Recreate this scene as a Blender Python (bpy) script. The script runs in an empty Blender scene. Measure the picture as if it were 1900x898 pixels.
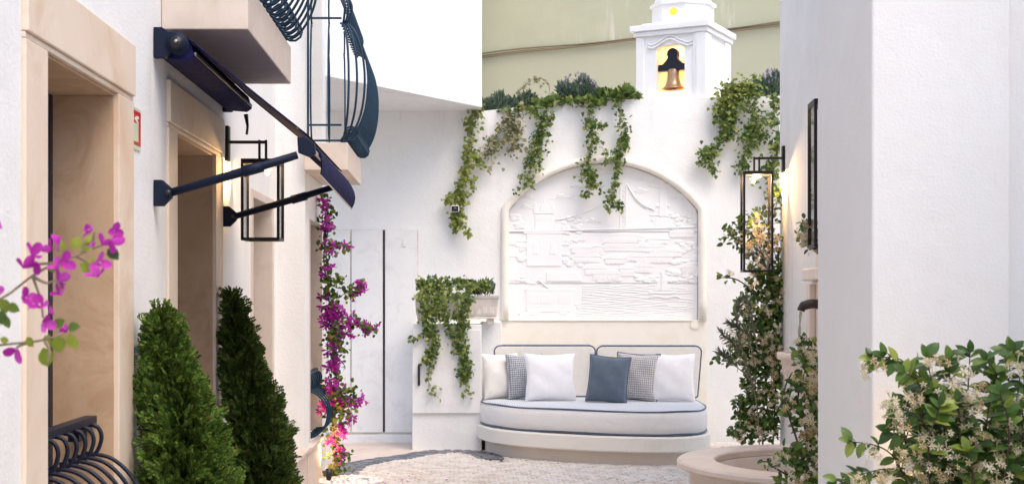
import bpy, math, random
import numpy as np
from mathutils import Vector, Matrix
R = math.radians
random.seed(7)
rng = np.random.default_rng(11)
S = bpy.context.scene
COL = S.collection

# ------------------------------------------------------------------ camera, sky, sun, exposure
F = 2600.0; VX, VY = 850.0, 550.0; EYE = 1.52
cd = bpy.data.cameras.new("camera"); cam = bpy.data.objects.new("camera", cd); COL.objects.link(cam)
cam.location = (0, 0, EYE); cam.rotation_euler = (R(90), 0, 0)
cd.sensor_width = 36.0; cd.lens = 36.0 * F / 1900.0
cd.shift_x = 100.0 / 1900.0; cd.shift_y = 101.0 / 1900.0
cd.clip_start = 0.05; cd.clip_end = 500
cd.dof.use_dof = True; cd.dof.focus_distance = 9.0; cd.dof.aperture_fstop = 8.0
S.camera = cam
SUN_EL, SUN_AZ = R(58), R(142)      # azimuth clockwise from +Y (north)
W = bpy.data.worlds.new("World"); S.world = W; W.use_nodes = True
nt = W.node_tree; bg = nt.nodes['Background']
sky = nt.nodes.new('ShaderNodeTexSky'); sky.sky_type = 'NISHITA'; sky.sun_disc = False
sky.sun_elevation = SUN_EL; sky.sun_rotation = SUN_AZ; sky.air_density = 1.0; sky.dust_density = 3.0; sky.ozone_density = 0.6
nt.links.new(sky.outputs[0], bg.inputs[0]); bg.inputs[1].default_value = 0.15
sl = bpy.data.lights.new("sun", 'SUN'); sl.energy = 0.5; sl.angle = R(40); sl.color = (1.0, 0.90, 0.78)
so = bpy.data.objects.new("sun", sl); COL.objects.link(so)
sd = Vector((math.sin(SUN_AZ) * math.cos(SUN_EL), math.cos(SUN_AZ) * math.cos(SUN_EL), math.sin(SUN_EL)))
so.rotation_euler = sd.to_track_quat('Z', 'Y').to_euler(); so.location = (0, -5, 20)
S.view_settings.view_transform = 'Standard'; S.view_settings.look = 'None'
S.view_settings.exposure = 1.22; S.view_settings.gamma = 1.0
S.cycles.max_bounces = 10; S.cycles.diffuse_bounces = 7
S.cycles.use_denoising = True

def P(px, py, Y):
    return Vector(((px - VX) * Y / F, Y, EYE + (VY - py) * Y / F))

# ------------------------------------------------------------------ materials
def newmat(name):
    m = bpy.data.materials.new(name); m.use_nodes = True
    return m, m.node_tree.nodes, m.node_tree.links, m.node_tree.nodes['Principled BSDF']
def ramp(N, stops):
    r = N.new('ShaderNodeValToRGB'); e = r.color_ramp.elements
    while len(e) < len(stops): e.new(0.5)
    for i, (p, c) in enumerate(stops): e[i].position = p; e[i].color = (*c, 1)
    return r
def noise(N, L, vec, scale, detail=4, rough=0.55, dist=0.0):
    n = N.new('ShaderNodeTexNoise'); n.inputs['Scale'].default_value = scale; n.inputs['Detail'].default_value = detail
    n.inputs['Roughness'].default_value = rough; n.inputs['Distortion'].default_value = dist
    if vec is not None: L.new(vec, n.inputs['Vector'])
    return n
def bump(N, L, B, h, strength, dist):
    b = N.new('ShaderNodeBump'); b.inputs['Strength'].default_value = strength; b.inputs['Distance'].default_value = dist
    L.new(h, b.inputs['Height']); L.new(b.outputs[0], B.inputs['Normal']); return b
def surf(name, c1, c2, scale, rough=0.8, grain=60.0, gs=0.35, gd=0.003, spec=0.3, stain=None, big=1.3, streak=False):
    m, N, L, B = newmat(name)
    tc = N.new('ShaderNodeTexCoord'); g = N.new('ShaderNodeNewGeometry'); v = g.outputs['Position']
    a = noise(N, L, v, scale, 6, 0.6, 0.4); r = ramp(N, [(0.3, c1), (0.7, c2)]); L.new(a.outputs[0], r.inputs[0])
    col = r.outputs[0]
    if stain:
        s = noise(N, L, v, big, 8, 0.7, 1.2); sr = ramp(N, [(0.50, (0, 0, 0)), (0.72, (1, 1, 1))]); L.new(s.outputs[0], sr.inputs[0])
        mx = N.new('ShaderNodeMixRGB'); L.new(sr.outputs[0], mx.inputs[0]); L.new(col, mx.inputs[1]); mx.inputs[2].default_value = (*stain, 1)
        col = mx.outputs[0]
    if streak:
        mp = N.new('ShaderNodeMapping'); mp.inputs['Scale'].default_value = (1, 1, 0.12); L.new(v, mp.inputs['Vector'])
        q = noise(N, L, mp.outputs[0], 5.5, 9, 0.72, 0.3); qr = ramp(N, [(0.54, (0, 0, 0)), (0.74, (0.85, 0.85, 0.85))]); L.new(q.outputs[0], qr.inputs[0])
        p2 = noise(N, L, v, 1.1, 3, 0.5); pr = ramp(N, [(0.45, (0, 0, 0)), (0.62, (1, 1, 1))]); L.new(p2.outputs[0], pr.inputs[0])
        mm_ = N.new('ShaderNodeMath'); mm_.operation = 'MULTIPLY'; L.new(qr.outputs[0], mm_.inputs[0]); L.new(pr.outputs[0], mm_.inputs[1])
        m3 = N.new('ShaderNodeMixRGB'); L.new(mm_.outputs[0], m3.inputs[0]); L.new(col, m3.inputs[1]); m3.inputs[2].default_value = (0.60, 0.565, 0.53, 1); col = m3.outputs[0]
    L.new(col, B.inputs['Base Color']); B.inputs['Roughness'].default_value = rough; B.inputs['Specular IOR Level'].default_value = spec
    n1 = noise(N, L, v, grain, 5, 0.6); n2 = noise(N, L, v, grain * 0.12, 4, 0.5)
    ad = N.new('ShaderNodeMath'); ad.operation = 'MULTIPLY_ADD'; L.new(n2.outputs[0], ad.inputs[0]); ad.inputs[1].default_value = 1.5; L.new(n1.outputs[0], ad.inputs[2])
    bump(N, L, B, ad.outputs[0], gs, gd)
    return m
M = {}
M['white'] = surf('white_stucco', (0.80, 0.80, 0.79), (0.84, 0.84, 0.832), 2.0, 0.85, 55, 0.55, 0.006, stain=(0.765, 0.76, 0.745), streak=True)
M['rough_white'] = surf('rough_white_stucco', (0.79, 0.785, 0.775), (0.83, 0.825, 0.818), 1.6, 0.9, 95, 0.5, 0.0045, stain=(0.785, 0.76, 0.74), big=0.9)
M['smooth_white'] = surf('smooth_white_paint', (0.82, 0.82, 0.82), (0.85, 0.85, 0.85), 3.0, 0.7, 40, 0.15, 0.002)
M['door_white'] = surf('painted_door', (0.78, 0.78, 0.77), (0.82, 0.82, 0.812), 2.5, 0.55, 50, 0.25, 0.003, stain=(0.70, 0.68, 0.665), big=3.5, streak=True)
M['stone'] = surf('pink_limestone', (0.71, 0.575, 0.455), (0.77, 0.66, 0.55), 2.2, 0.6, 120, 0.12, 0.001, 0.35, stain=(0.65, 0.475, 0.33), big=1.3)
M['stone_tan'] = surf('mottled_tan_limestone', (0.50, 0.335, 0.205), (0.60, 0.43, 0.29), 2.6, 0.65, 110, 0.2, 0.0015, 0.3, stain=(0.42, 0.265, 0.16), big=2.2)  # darker and browner than the surround stone; lines reveals and soffits
M['slab'] = surf('balcony_stone', (0.62, 0.525, 0.45), (0.69, 0.60, 0.53), 3.0, 0.7, 150, 0.3, 0.002, stain=(0.58, 0.48, 0.40), big=3)
M['cream'] = surf('cream_plaster', (0.81, 0.775, 0.70), (0.85, 0.815, 0.75), 2.2, 0.8, 60, 0.2, 0.003, stain=(0.76, 0.71, 0.62), big=2)
M['relief'] = surf('white_relief_plaster', (0.83, 0.83, 0.85), (0.87, 0.87, 0.88), 3, 0.75, 90, 0.2, 0.0015)
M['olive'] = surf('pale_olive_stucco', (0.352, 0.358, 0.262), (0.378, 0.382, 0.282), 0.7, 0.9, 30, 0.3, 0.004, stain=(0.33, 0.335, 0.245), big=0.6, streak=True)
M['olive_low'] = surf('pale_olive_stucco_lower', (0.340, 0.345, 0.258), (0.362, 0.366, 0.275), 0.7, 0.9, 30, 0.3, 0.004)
M['beige_floor'] = surf('smooth_beige_paving', (0.60, 0.50, 0.43), (0.68, 0.58, 0.51), 3.0, 0.7, 60, 0.3, 0.003, stain=(0.55, 0.44, 0.37), big=1.8)
M['grout'] = surf('sandy_joints', (0.44, 0.40, 0.36), (0.54, 0.50, 0.45), 8, 0.95, 140, 0.8, 0.006)
M['fountain'] = surf('rose_marble', (0.75, 0.64, 0.54), (0.81, 0.71, 0.63), 4, 0.4, 160, 0.08, 0.001, 0.5, stain=(0.68, 0.54, 0.44), big=3)
M['trough'] = surf('cast_stone', (0.66, 0.60, 0.54), (0.76, 0.71, 0.66), 9, 0.85, 120, 0.5, 0.003, stain=(0.52, 0.46, 0.41), big=6)
M['seat_base'] = surf('bench_plinth_plaster', (0.62, 0.545, 0.47), (0.70, 0.62, 0.545), 3, 0.85, 60, 0.3, 0.003)
M['soil'] = surf('dark_soil', (0.05, 0.035, 0.025), (0.10, 0.07, 0.05), 20, 1, 100, 1, 0.01)
M['pebble'] = surf('white_pebble', (0.78, 0.75, 0.72), (0.86, 0.84, 0.82), 12, 0.6, 80, 0.2, 0.002)

def simple(name, c, rough=0.5, metal=0.0, grain=None, spec=0.5):
    m, N, L, B = newmat(name); B.inputs['Base Color'].default_value = (*c, 1); B.inputs['Roughness'].default_value = rough
    B.inputs['Metallic'].default_value = metal; B.inputs['Specular IOR Level'].default_value = spec
    g = N.new('ShaderNodeNewGeometry'); n = noise(N, L, g.outputs['Position'], grain or 120, 4)
    r = ramp(N, [(0.25, tuple(x * 0.82 for x in c)), (0.75, tuple(min(1, x * 1.12) for x in c))]); L.new(n.outputs[0], r.inputs[0]); L.new(r.outputs[0], B.inputs['Base Color'])
    bump(N, L, B, n.outputs[0], 0.12, 0.0015)
    return m
M['navy'] = simple('navy_painted_iron', (0.010, 0.036, 0.070), 0.45, spec=0.25)
M['navy_dark'] = simple('dark_navy_iron', (0.010, 0.013, 0.030), 0.45, spec=0.3)
M['awn_metal'] = simple('navy_awning_frame', (0.006, 0.012, 0.032), 0.55, spec=0.2)
M['grey_metal'] = simple('aluminium_bar', (0.42, 0.42, 0.44), 0.35, 0.8)
M['lantern'] = simple('dark_bronze_frame', (0.014, 0.012, 0.012), 0.45, spec=0.3)
M['lantern_in'] = simple('inner_bronze_face', (0.16, 0.10, 0.06), 0.45)
M['bronze'] = simple('aged_bronze', (0.40, 0.27, 0.17), 0.38, 0.7, 30)
M['red'] = simple('red_sign_paint', (0.55, 0.012, 0.02), 0.4)
M['sign_pale'] = simple('pale_green_sign', (0.56, 0.64, 0.47), 0.5)
M['sign_white'] = simple('sign_white', (0.75, 0.76, 0.68), 0.5)
M['blue'] = simple('blue_label', (0.02, 0.13, 0.36), 0.4)
M['black'] = simple('black_plastic', (0.012, 0.012, 0.014), 0.4)
M['cable'] = simple('grey_brown_cable', (0.17, 0.14, 0.085), 0.8)
M['brown'] = simple('dark_spout_metal', (0.035, 0.022, 0.02), 0.35)
M['terracotta'] = simple('terracotta', (0.40, 0.15, 0.075), 0.85)

def fabric(name, c1, c2, scale=900, weave=0.5, rough=0.95, sheen=0.3):
    m, N, L, B = newmat(name)
    tc = N.new('ShaderNodeTexCoord'); v = tc.outputs['Object']
    w1 = N.new('ShaderNodeTexWave'); w1.bands_direction = 'X'; w1.inputs['Scale'].default_value = scale / 20; w1.inputs['Distortion'].default_value = 1.0; L.new(v, w1.inputs['Vector'])
    w2 = N.new('ShaderNodeTexWave'); w2.bands_direction = 'Z'; w2.inputs['Scale'].default_value = scale / 20; w2.inputs['Distortion'].default_value = 1.0; L.new(v, w2.inputs['Vector'])
    mu = N.new('ShaderNodeMath'); mu.operation = 'ADD'; L.new(w1.outputs['Fac'], mu.inputs[0]); L.new(w2.outputs['Fac'], mu.inputs[1])
    hf = N.new('ShaderNodeMath'); hf.operation = 'MULTIPLY'; hf.inputs[1].default_value = 0.5; L.new(mu.outputs[0], hf.inputs[0])
    n = noise(N, L, v, 14, 5); mx = N.new('ShaderNodeMath'); mx.operation = 'MULTIPLY_ADD'; L.new(hf.outputs[0], mx.inputs[0]); mx.inputs[1].default_value = weave
    L.new(n.outputs[0], mx.inputs[2])
    r = ramp(N, [(0.35, c1), (0.95, c2)]); L.new(mx.outputs[0], r.inputs[0]); L.new(r.outputs[0], B.inputs['Base Color'])
    B.inputs['Roughness'].default_value = rough; B.inputs['Sheen Weight'].default_value = sheen; B.inputs['Specular IOR Level'].default_value = 0.15
    wr = noise(N, L, v, 7, 3, 0.5, 0.8); ad = N.new('ShaderNodeMath'); ad.operation = 'MULTIPLY_ADD'; L.new(wr.outputs[0], ad.inputs[0]); ad.inputs[1].default_value = 6.0; L.new(hf.outputs[0], ad.inputs[2])
    bump(N, L, B, ad.outputs[0], 0.35, 0.004)
    return m
M['fab_cream'] = fabric('cream_linen', (0.76, 0.73, 0.68), (0.83, 0.81, 0.77))
M['fab_white'] = fabric('white_linen', (0.77, 0.77, 0.80), (0.84, 0.84, 0.86))
M['fab_seat'] = fabric('seat_linen', (0.79, 0.765, 0.74), (0.85, 0.83, 0.81))
M['fab_blue'] = fabric('slate_blue_cloth', (0.072, 0.100, 0.138), (0.115, 0.150, 0.195))
M['fab_pipe'] = fabric('navy_piping', (0.06, 0.085, 0.13), (0.10, 0.13, 0.19))
M['fab_awning'] = fabric('navy_awning_cloth', (0.007, 0.008, 0.045), (0.013, 0.014, 0.075), rough=0.9, sheen=0.0)
M['hem'] = fabric('pale_hem', (0.55, 0.45, 0.38), (0.7, 0.6, 0.52))
def tweed(name, dark, mid, light, sc=60):
    m, N, L, B = newmat(name); tc = N.new('ShaderNodeTexCoord'); v = tc.outputs['Object']
    sx = N.new('ShaderNodeSeparateXYZ'); L.new(v, sx.inputs[0]); nz = noise(N, L, v, sc, 2); ws = []
    for ax, fq in (('X', 330), ('Z', 290)):
        m1 = N.new('ShaderNodeMath'); m1.operation = 'MULTIPLY'; m1.inputs[1].default_value = fq; L.new(sx.outputs[ax], m1.inputs[0])
        m2 = N.new('ShaderNodeMath'); m2.operation = 'MULTIPLY_ADD'; L.new(nz.outputs[0], m2.inputs[0]); m2.inputs[1].default_value = 5.0; L.new(m1.outputs[0], m2.inputs[2])
        m3 = N.new('ShaderNodeMath'); m3.operation = 'SINE'; L.new(m2.outputs[0], m3.inputs[0]); ws.append(m3)
    ad = N.new('ShaderNodeMath'); ad.operation = 'ADD'; L.new(ws[0].outputs[0], ad.inputs[0]); L.new(ws[1].outputs[0], ad.inputs[1])
    h = N.new('ShaderNodeMath'); h.operation = 'MULTIPLY_ADD'; h.inputs[1].default_value = 0.09; h.inputs[2].default_value = 0.5; L.new(ad.outputs[0], h.inputs[0])
    r = ramp(N, [(0.40, dark), (0.5, mid), (0.58, light)]); L.new(h.outputs[0], r.inputs[0]); L.new(r.outputs[0], B.inputs['Base Color'])
    B.inputs['Roughness'].default_value = 0.95; bump(N, L, B, h.outputs[0], 0.5, 0.004); return m
M['tweed'] = tweed('grey_blue_tweed', (0.15, 0.175, 0.225), (0.31, 0.325, 0.36), (0.55, 0.55, 0.56), 110)
M['tweed_light'] = tweed('pale_tweed', (0.24, 0.25, 0.29), (0.43, 0.42, 0.42), (0.62, 0.60, 0.58), 100)
def stripe_mat():
    m, N, L, B = newmat('blue_white_ticking'); g = N.new('ShaderNodeNewGeometry')
    w = N.new('ShaderNodeTexWave'); w.bands_direction = 'X'; w.inputs['Scale'].default_value = 14; w.inputs['Distortion'].default_value = 0.6; w.inputs['Detail'].default_value = 3; L.new(g.outputs['Position'], w.inputs['Vector'])
    r = ramp(N, [(0.1, (0.49, 0.515, 0.555)), (0.9, (0.63, 0.645, 0.67))]); L.new(w.outputs['Fac'], r.inputs[0]); L.new(r.outputs[0], B.inputs['Base Color'])
    B.inputs['Roughness'].default_value = 0.95; n = noise(N, L, g.outputs['Position'], 300, 3); bump(N, L, B, n.outputs[0], 0.3, 0.002); return m
M['ticking'] = stripe_mat()

def leafmat(name, stops, trans=0.35, rough=0.45, vary_obj=False):
    m, N, L, B = newmat(name)
    g = N.new('ShaderNodeNewGeometry'); oi = N.new('ShaderNodeObjectInfo')
    ad = N.new('ShaderNodeMath'); ad.operation = 'ADD'; L.new(g.outputs['Random Per Island'], ad.inputs[0]); L.new(oi.outputs['Random'], ad.inputs[1])
    fr = N.new('ShaderNodeMath'); fr.operation = 'FRACT'; L.new(ad.outputs[0], fr.inputs[0])
    r = ramp(N, stops); L.new(fr.outputs[0], r.inputs[0])
    n = noise(N, L, g.outputs['Position'], 60, 3); mx = N.new('ShaderNodeMixRGB'); mx.blend_type = 'MULTIPLY'; mx.inputs[0].default_value = 0.5
    nr = ramp(N, [(0.3, (0.65, 0.65, 0.65)), (0.7, (1, 1, 1))]); L.new(n.outputs[0], nr.inputs[0]); L.new(r.outputs[0], mx.inputs[1]); L.new(nr.outputs[0], mx.inputs[2])
    L.new(mx.outputs[0], B.inputs['Base Color']); B.inputs['Roughness'].default_value = rough; B.inputs['Specular IOR Level'].default_value = 0.35
    tr = N.new('ShaderNodeBsdfTranslucent'); L.new(mx.outputs[0], tr.inputs[0])
    ms = N.new('ShaderNodeMixShader'); ms.inputs[0].default_value = trans
    out = N['Material Output']; L.new(B.outputs[0], ms.inputs[1]); L.new(tr.outputs[0], ms.inputs[2]); L.new(ms.outputs[0], out.inputs[0])
    return m
M['ivy'] = leafmat('ivy_leaf', [(0, (0.06, 0.115, 0.03)), (0.4, (0.115, 0.195, 0.045)), (0.75, (0.21, 0.29, 0.065)), (1, (0.38, 0.39, 0.13))])
M['ivy_gold'] = leafmat('golden_ivy_leaf', [(0, (0.13, 0.19, 0.04)), (0.5, (0.25, 0.31, 0.06)), (1, (0.42, 0.43, 0.12))])
M['ivy_faded'] = leafmat('faded_ivy_leaf', [(0, (0.14, 0.19, 0.08)), (0.5, (0.25, 0.27, 0.14)), (0.8, (0.38, 0.30, 0.16)), (1, (0.42, 0.42, 0.26))])
M['lavender'] = leafmat('lavender_leaf', [(0, (0.05, 0.095, 0.06)), (0.6, (0.10, 0.16, 0.10)), (1, (0.19, 0.24, 0.18))], 0.2, 0.8)
M['lavender_flower'] = leafmat('lavender_flower', [(0, (0.24, 0.21, 0.28)), (1, (0.33, 0.29, 0.37))], 0.2, 0.9)
M['thuja'] = leafmat('thuja_spray', [(0, (0.028, 0.06, 0.009)), (0.35, (0.065, 0.135, 0.016)), (0.7, (0.13, 0.235, 0.028)), (0.94, (0.25, 0.35, 0.06)), (1, (0.22, 0.15, 0.06))], 0.25, 0.75)
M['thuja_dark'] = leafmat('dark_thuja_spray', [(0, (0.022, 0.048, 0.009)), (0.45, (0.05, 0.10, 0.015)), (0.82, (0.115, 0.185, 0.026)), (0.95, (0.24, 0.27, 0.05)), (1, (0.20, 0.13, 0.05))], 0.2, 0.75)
M['jas_leaf'] = leafmat('jasmine_leaf', [(0, (0.042, 0.092, 0.022)), (0.45, (0.085, 0.17, 0.036)), (0.78, (0.17, 0.27, 0.05)), (1, (0.36, 0.42, 0.07))], 0.22, 0.3)
M['jas_flower'] = leafmat('jasmine_petal', [(0, (0.66, 0.52, 0.28)), (0.5, (0.80, 0.70, 0.47)), (1, (0.84, 0.78, 0.62))], 0.3, 0.7)
M['jas_old'] = leafmat('faded_jasmine_petal', [(0, (0.62, 0.42, 0.20)), (1, (0.75, 0.60, 0.36))], 0.3, 0.7)
M['olive_leaf'] = leafmat('olive_leaf', [(0, (0.10, 0.125, 0.075)), (1, (0.22, 0.24, 0.16))], 0.15, 0.6)
M['boug'] = leafmat('magenta_bract', [(0, (0.46, 0.03, 0.38)), (0.5, (0.60, 0.05, 0.50)), (1, (0.74, 0.13, 0.64))], 0.45, 0.7)
M['boug_leaf'] = leafmat('bougainvillea_leaf', [(0, (0.05, 0.10, 0.025)), (0.6, (0.11, 0.19, 0.03)), (1, (0.30, 0.34, 0.05))], 0.4, 0.5)
M['boug_leaf_lime'] = leafmat('lime_leaf', [(0, (0.22, 0.30, 0.035)), (1, (0.40, 0.46, 0.06))], 0.5, 0.5)
M['stem'] = simple('brown_stem', (0.10, 0.065, 0.04), 0.85)
M['stem_pale'] = simple('dry_stem', (0.25, 0.19, 0.13), 0.85)
M['anther'] = simple('pale_yellow_floret', (0.8, 0.75, 0.4), 0.7)
M['cobble'] = leafmat('limestone_cobble', [(0, (0.60, 0.53, 0.46)), (0.4, (0.70, 0.64, 0.58)), (0.8, (0.76, 0.71, 0.66)), (1, (0.64, 0.54, 0.46))], 0.0, 0.6)
M['basalt'] = leafmat('basalt_cobble', [(0, (0.11, 0.12, 0.135)), (0.6, (0.18, 0.19, 0.21)), (1, (0.26, 0.27, 0.29))], 0.0, 0.55)

def glassmat():
    m, N, L, B = newmat('window_glass'); B.inputs['Base Color'].default_value = (0.05, 0.06, 0.07, 1); B.inputs['Roughness'].default_value = 0.04
    B.inputs['Specular IOR Level'].default_value = 0.8; g = N.new('ShaderNodeNewGeometry'); n = noise(N, L, g.outputs['Position'], 2, 2); bump(N, L, B, n.outputs[0], 0.05, 0.01); return m
M['glass'] = glassmat()
def clearglass():
    m, N, L, B = newmat('lantern_glass'); tr = N.new('ShaderNodeBsdfTransparent'); gl = N.new('ShaderNodeBsdfGlossy'); gl.inputs['Roughness'].default_value = 0.03
    ly = N.new('ShaderNodeFresnel'); ly.inputs[0].default_value = 1.45; n = noise(N, L, None, 4, 2); ms = N.new('ShaderNodeMixShader')
    sc = N.new('ShaderNodeMath'); sc.operation = 'MULTIPLY'; sc.inputs[1].default_value = 0.8; L.new(ly.outputs[0], sc.inputs[0])
    L.new(sc.outputs[0], ms.inputs[0]); L.new(tr.outputs[0], ms.inputs[1]); L.new(gl.outputs[0], ms.inputs[2]); L.new(ms.outputs[0], N['Material Output'].inputs[0]); return m
M['pane'] = clearglass()
def watermat():
    m, N, L, B = newmat('fountain_water'); B.inputs['Base Color'].default_value = (0.62, 0.58, 0.50, 1); B.inputs['Roughness'].default_value = 0.06
    B.inputs['Transmission Weight'].default_value = 0.7; B.inputs['IOR'].default_value = 1.33
    g = N.new('ShaderNodeNewGeometry'); n = noise(N, L, g.outputs['Position'], 14, 3); bump(N, L, B, n.outputs[0], 0.4, 0.01); return m
M['water'] = watermat()
def emis(name, c, s):
    m, N, L, B = newmat(name); B.inputs['Base Color'].default_value = (*c, 1); B.inputs['Emission Color'].default_value = (*c, 1)
    g = N.new('ShaderNodeNewGeometry'); n = noise(N, L, g.outputs['Position'], 30, 2); mr = N.new('ShaderNodeMath'); mr.operation = 'MULTIPLY_ADD'
    L.new(n.outputs[0], mr.inputs[0]); mr.inputs[1].default_value = s * 0.2; mr.inputs[2].default_value = s * 0.9; L.new(mr.outputs[0], B.inputs['Emission Strength']); return m
M['bulb'] = emis('warm_bulb', (1.0, 0.72, 0.36), 6.0)
M['oculus'] = emis('lit_amber_oculus', (1.0, 0.45, 0.035), 0.5)

# ------------------------------------------------------------------ mesh builder
class MB:
    def __init__(s): s.v = []; s.f = []
    def quad(s, a, b, c, d):
        i = len(s.v); s.v += [tuple(a), tuple(b), tuple(c), tuple(d)]; s.f.append((i, i+1, i+2, i+3)); return s
    def box(s, x0, x1, y0, y1, z0, z1, mat=None):
        i = len(s.v); pts = [(x0,y0,z0),(x1,y0,z0),(x1,y1,z0),(x0,y1,z0),(x0,y0,z1),(x1,y0,z1),(x1,y1,z1),(x0,y1,z1)]
        if mat is not None: pts = [tuple(mat @ Vector(p)) for p in pts]
        s.v += pts
        s.f += [(i,i+3,i+2,i+1),(i+4,i+5,i+6,i+7),(i,i+1,i+5,i+4),(i+1,i+2,i+6,i+5),(i+2,i+3,i+7,i+6),(i+3,i,i+4,i+7)]; return s
    def prism(s, poly, z0, z1, axis='z'):
        # poly: list of 2D; axis z -> (x,y), y -> (x,z) extruded along y
        n = len(poly); i = len(s.v)
        for h in (z0, z1):
            for (a, b) in poly: s.v.append((a, b, h) if axis == 'z' else ((a, h, b) if axis == 'y' else (h, a, b)))
        s.f.append(tuple(range(i, i+n))[::-1]); s.f.append(tuple(range(i+n, i+2*n)))
        for k in range(n): s.f.append((i+k, i+(k+1) % n, i+n+(k+1) % n, i+n+k))
        return s
    def tube(s, pts, r, n=8, cap=True, flat=1.0):
        pts = [Vector(p) for p in pts]; m = len(pts)
        rs = r if isinstance(r, (list, tuple)) else [r]*m
        i0 = len(s.v); up = None
        for k, p in enumerate(pts):
            t = (pts[min(k+1, m-1)] - pts[max(k-1, 0)])
            if t.length < 1e-9: t = Vector((0,0,1))
            t.normalize()
            if up is None:
                up = Vector((0,0,1)) if abs(t.z) < 0.9 else Vector((0,1,0))
            a = up - t*up.dot(t)
            if a.length < 1e-4: a = t.orthogonal()
            a.normalize(); b = t.cross(a); up = a
            for j in range(n):
                th = 2*math.pi*j/n + math.pi/n
                s.v.append(tuple(p + a*math.cos(th)*rs[k] + b*math.sin(th)*rs[k]*flat))
        for k in range(m-1):
            for j in range(n):
                s.f.append((i0+k*n+j, i0+k*n+(j+1)%n, i0+(k+1)*n+(j+1)%n, i0+(k+1)*n+j))
        if cap:
            s.f.append(tuple(i0+j for j in range(n))[::-1]); s.f.append(tuple(i0+(m-1)*n+j for j in range(n)))
        return s
    def lathe(s, prof, cx, cy, n=32, a0=0.0, a1=None, close=False):
        full = a1 is None; a1 = 2*math.pi if full else a1
        cols = n if full else n+1; i0 = len(s.v); m = len(prof)
        for j in range(cols):
            th = a0 + (a1-a0)*j/n
            for (r, z) in prof: s.v.append((cx + r*math.cos(th), cy + r*math.sin(th), z))
        for j in range(n):
            j2 = (j+1) % cols
            for k in range(m-1 if not close else m):
                k2 = (k+1) % m
                s.f.append((i0+j*m+k, i0+j2*m+k, i0+j2*m+k2, i0+j*m+k2))
        return s
    def blob(s, c, r, nu=10, nv=6, jit=0.0):
        i0 = len(s.v)
        for a in range(nv+1):
            ph = math.pi*a/nv
            for b in range(nu):
                th = 2*math.pi*b/nu; k = 1+random.uniform(-jit, jit)
                s.v.append((c[0]+r[0]*k*math.sin(ph)*math.cos(th), c[1]+r[1]*k*math.sin(ph)*math.sin(th), c[2]+r[2]*k*math.cos(ph)))
        for a in range(nv):
            for b in range(nu): s.f.append((i0+a*nu+b, i0+(a+1)*nu+b, i0+(a+1)*nu+(b+1)%nu, i0+a*nu+(b+1)%nu))
        return s
    def mesh(s, name, mat, smooth=False):
        me = bpy.data.meshes.new(name); me.from_pydata(s.v, [], s.f); me.update()
        import bmesh
        bm = bmesh.new(); bm.from_mesh(me); bmesh.ops.recalc_face_normals(bm, faces=bm.faces); bm.to_mesh(me); bm.free()
        me.materials.append(mat)
        if smooth: me.polygons.foreach_set('use_smooth', [True]*len(me.polygons))
        return me
    def build(s, name, mat, parent=None, smooth=False, bevel=0.0, local=False, seg=2):
        return put(s.mesh(name, mat, smooth), name, parent, local, bevel, seg)
def rootloc(o):
    while o.parent: o = o.parent
    return o.location.copy()
def put(me, name, parent=None, local=False, bevel=0.0, seg=2, loc=None, rot=None, scale=None):
    o = bpy.data.objects.new(name, me); COL.objects.link(o)
    if parent is not None:
        o.parent = parent
        if not local and parent.parent is None and parent.type == 'EMPTY': o.matrix_parent_inverse = Matrix.Translation(-parent.location)
    if loc is not None: o.location = loc
    if rot is not None: o.rotation_euler = rot
    if scale is not None: o.scale = (scale,)*3 if not isinstance(scale, (tuple, list)) else scale
    if bevel > 0:
        b = o.modifiers.new('bevel', 'BEVEL'); b.width = bevel; b.segments = seg; b.limit_method = 'ANGLE'; b.angle_limit = R(40)
    return o
def thing(name, label, cat, loc=(0,0,0), rotz=0.0, group=None):
    o = bpy.data.objects.new(name, None); COL.objects.link(o); o.location = loc; o.rotation_euler = (0,0,rotz)
    o.empty_display_size = 0.2
    return tag(o, label, cat, group)
def tag(o, label, cat, group=None):
    o['label'] = label; o['category'] = cat
    if group: o['group'] = group
    return o
def struct(o): o['kind'] = 'structure'; return o
def stuff(o): o['kind'] = 'stuff'; return o

def catmull(pts, n=6):
    pts = [Vector(p) for p in pts]; out = []
    for i in range(len(pts)-1):
        p0 = pts[max(i-1,0)]; p1 = pts[i]; p2 = pts[i+1]; p3 = pts[min(i+2,len(pts)-1)]
        for k in range(n):
            t = k/n; out.append(0.5*((2*p1)+(-p0+p2)*t+(2*p0-5*p1+4*p2-p3)*t*t+(-p0+3*p1-3*p2+p3)*t**3))
    out.append(pts[-1]); return out

# ------------------------------------------------------------------ leaves in bulk (numpy)
def T(verts, faces): return (np.array(verts, float), faces)
def leaf_template(w=0.4, fold=0.12, droop=0.15, n=4):
    v = []; f = []
    for i in range(n+1):
        t = i/n; hw = w*math.sin(math.pi*min(1, t*0.92+0.04))**0.8 * (1-0.25*t) if 0 < i < n else (0.0 if i == n else 0.02)
        z = -droop*t*t
        v += [(-hw, t, z+fold*hw*2), (0, t, z), (hw, t, z+fold*hw*2)]
    for i in range(n):
        a = 3*i; f += [(a, a+1, a+4, a+3), (a+1, a+2, a+5, a+4)]
    return T(v, f)
def ivy_template():
    out = [(0,0.0),(0.28,-0.10),(0.30,0.14),(0.55,0.32),(0.30,0.48),(0.22,0.62),(0,1.0),(-0.22,0.62),(-0.30,0.48),(-0.55,0.32),(-0.30,0.14),(-0.28,-0.10)]
    v = [(0,0.3,0.0)] + [(x,y,-0.10*abs(x)-0.15*y*y+0.05) for x,y in out]
    f = [(0,1+i,1+(i+1)%12) for i in range(12)]
    return T(v, f)
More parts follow.
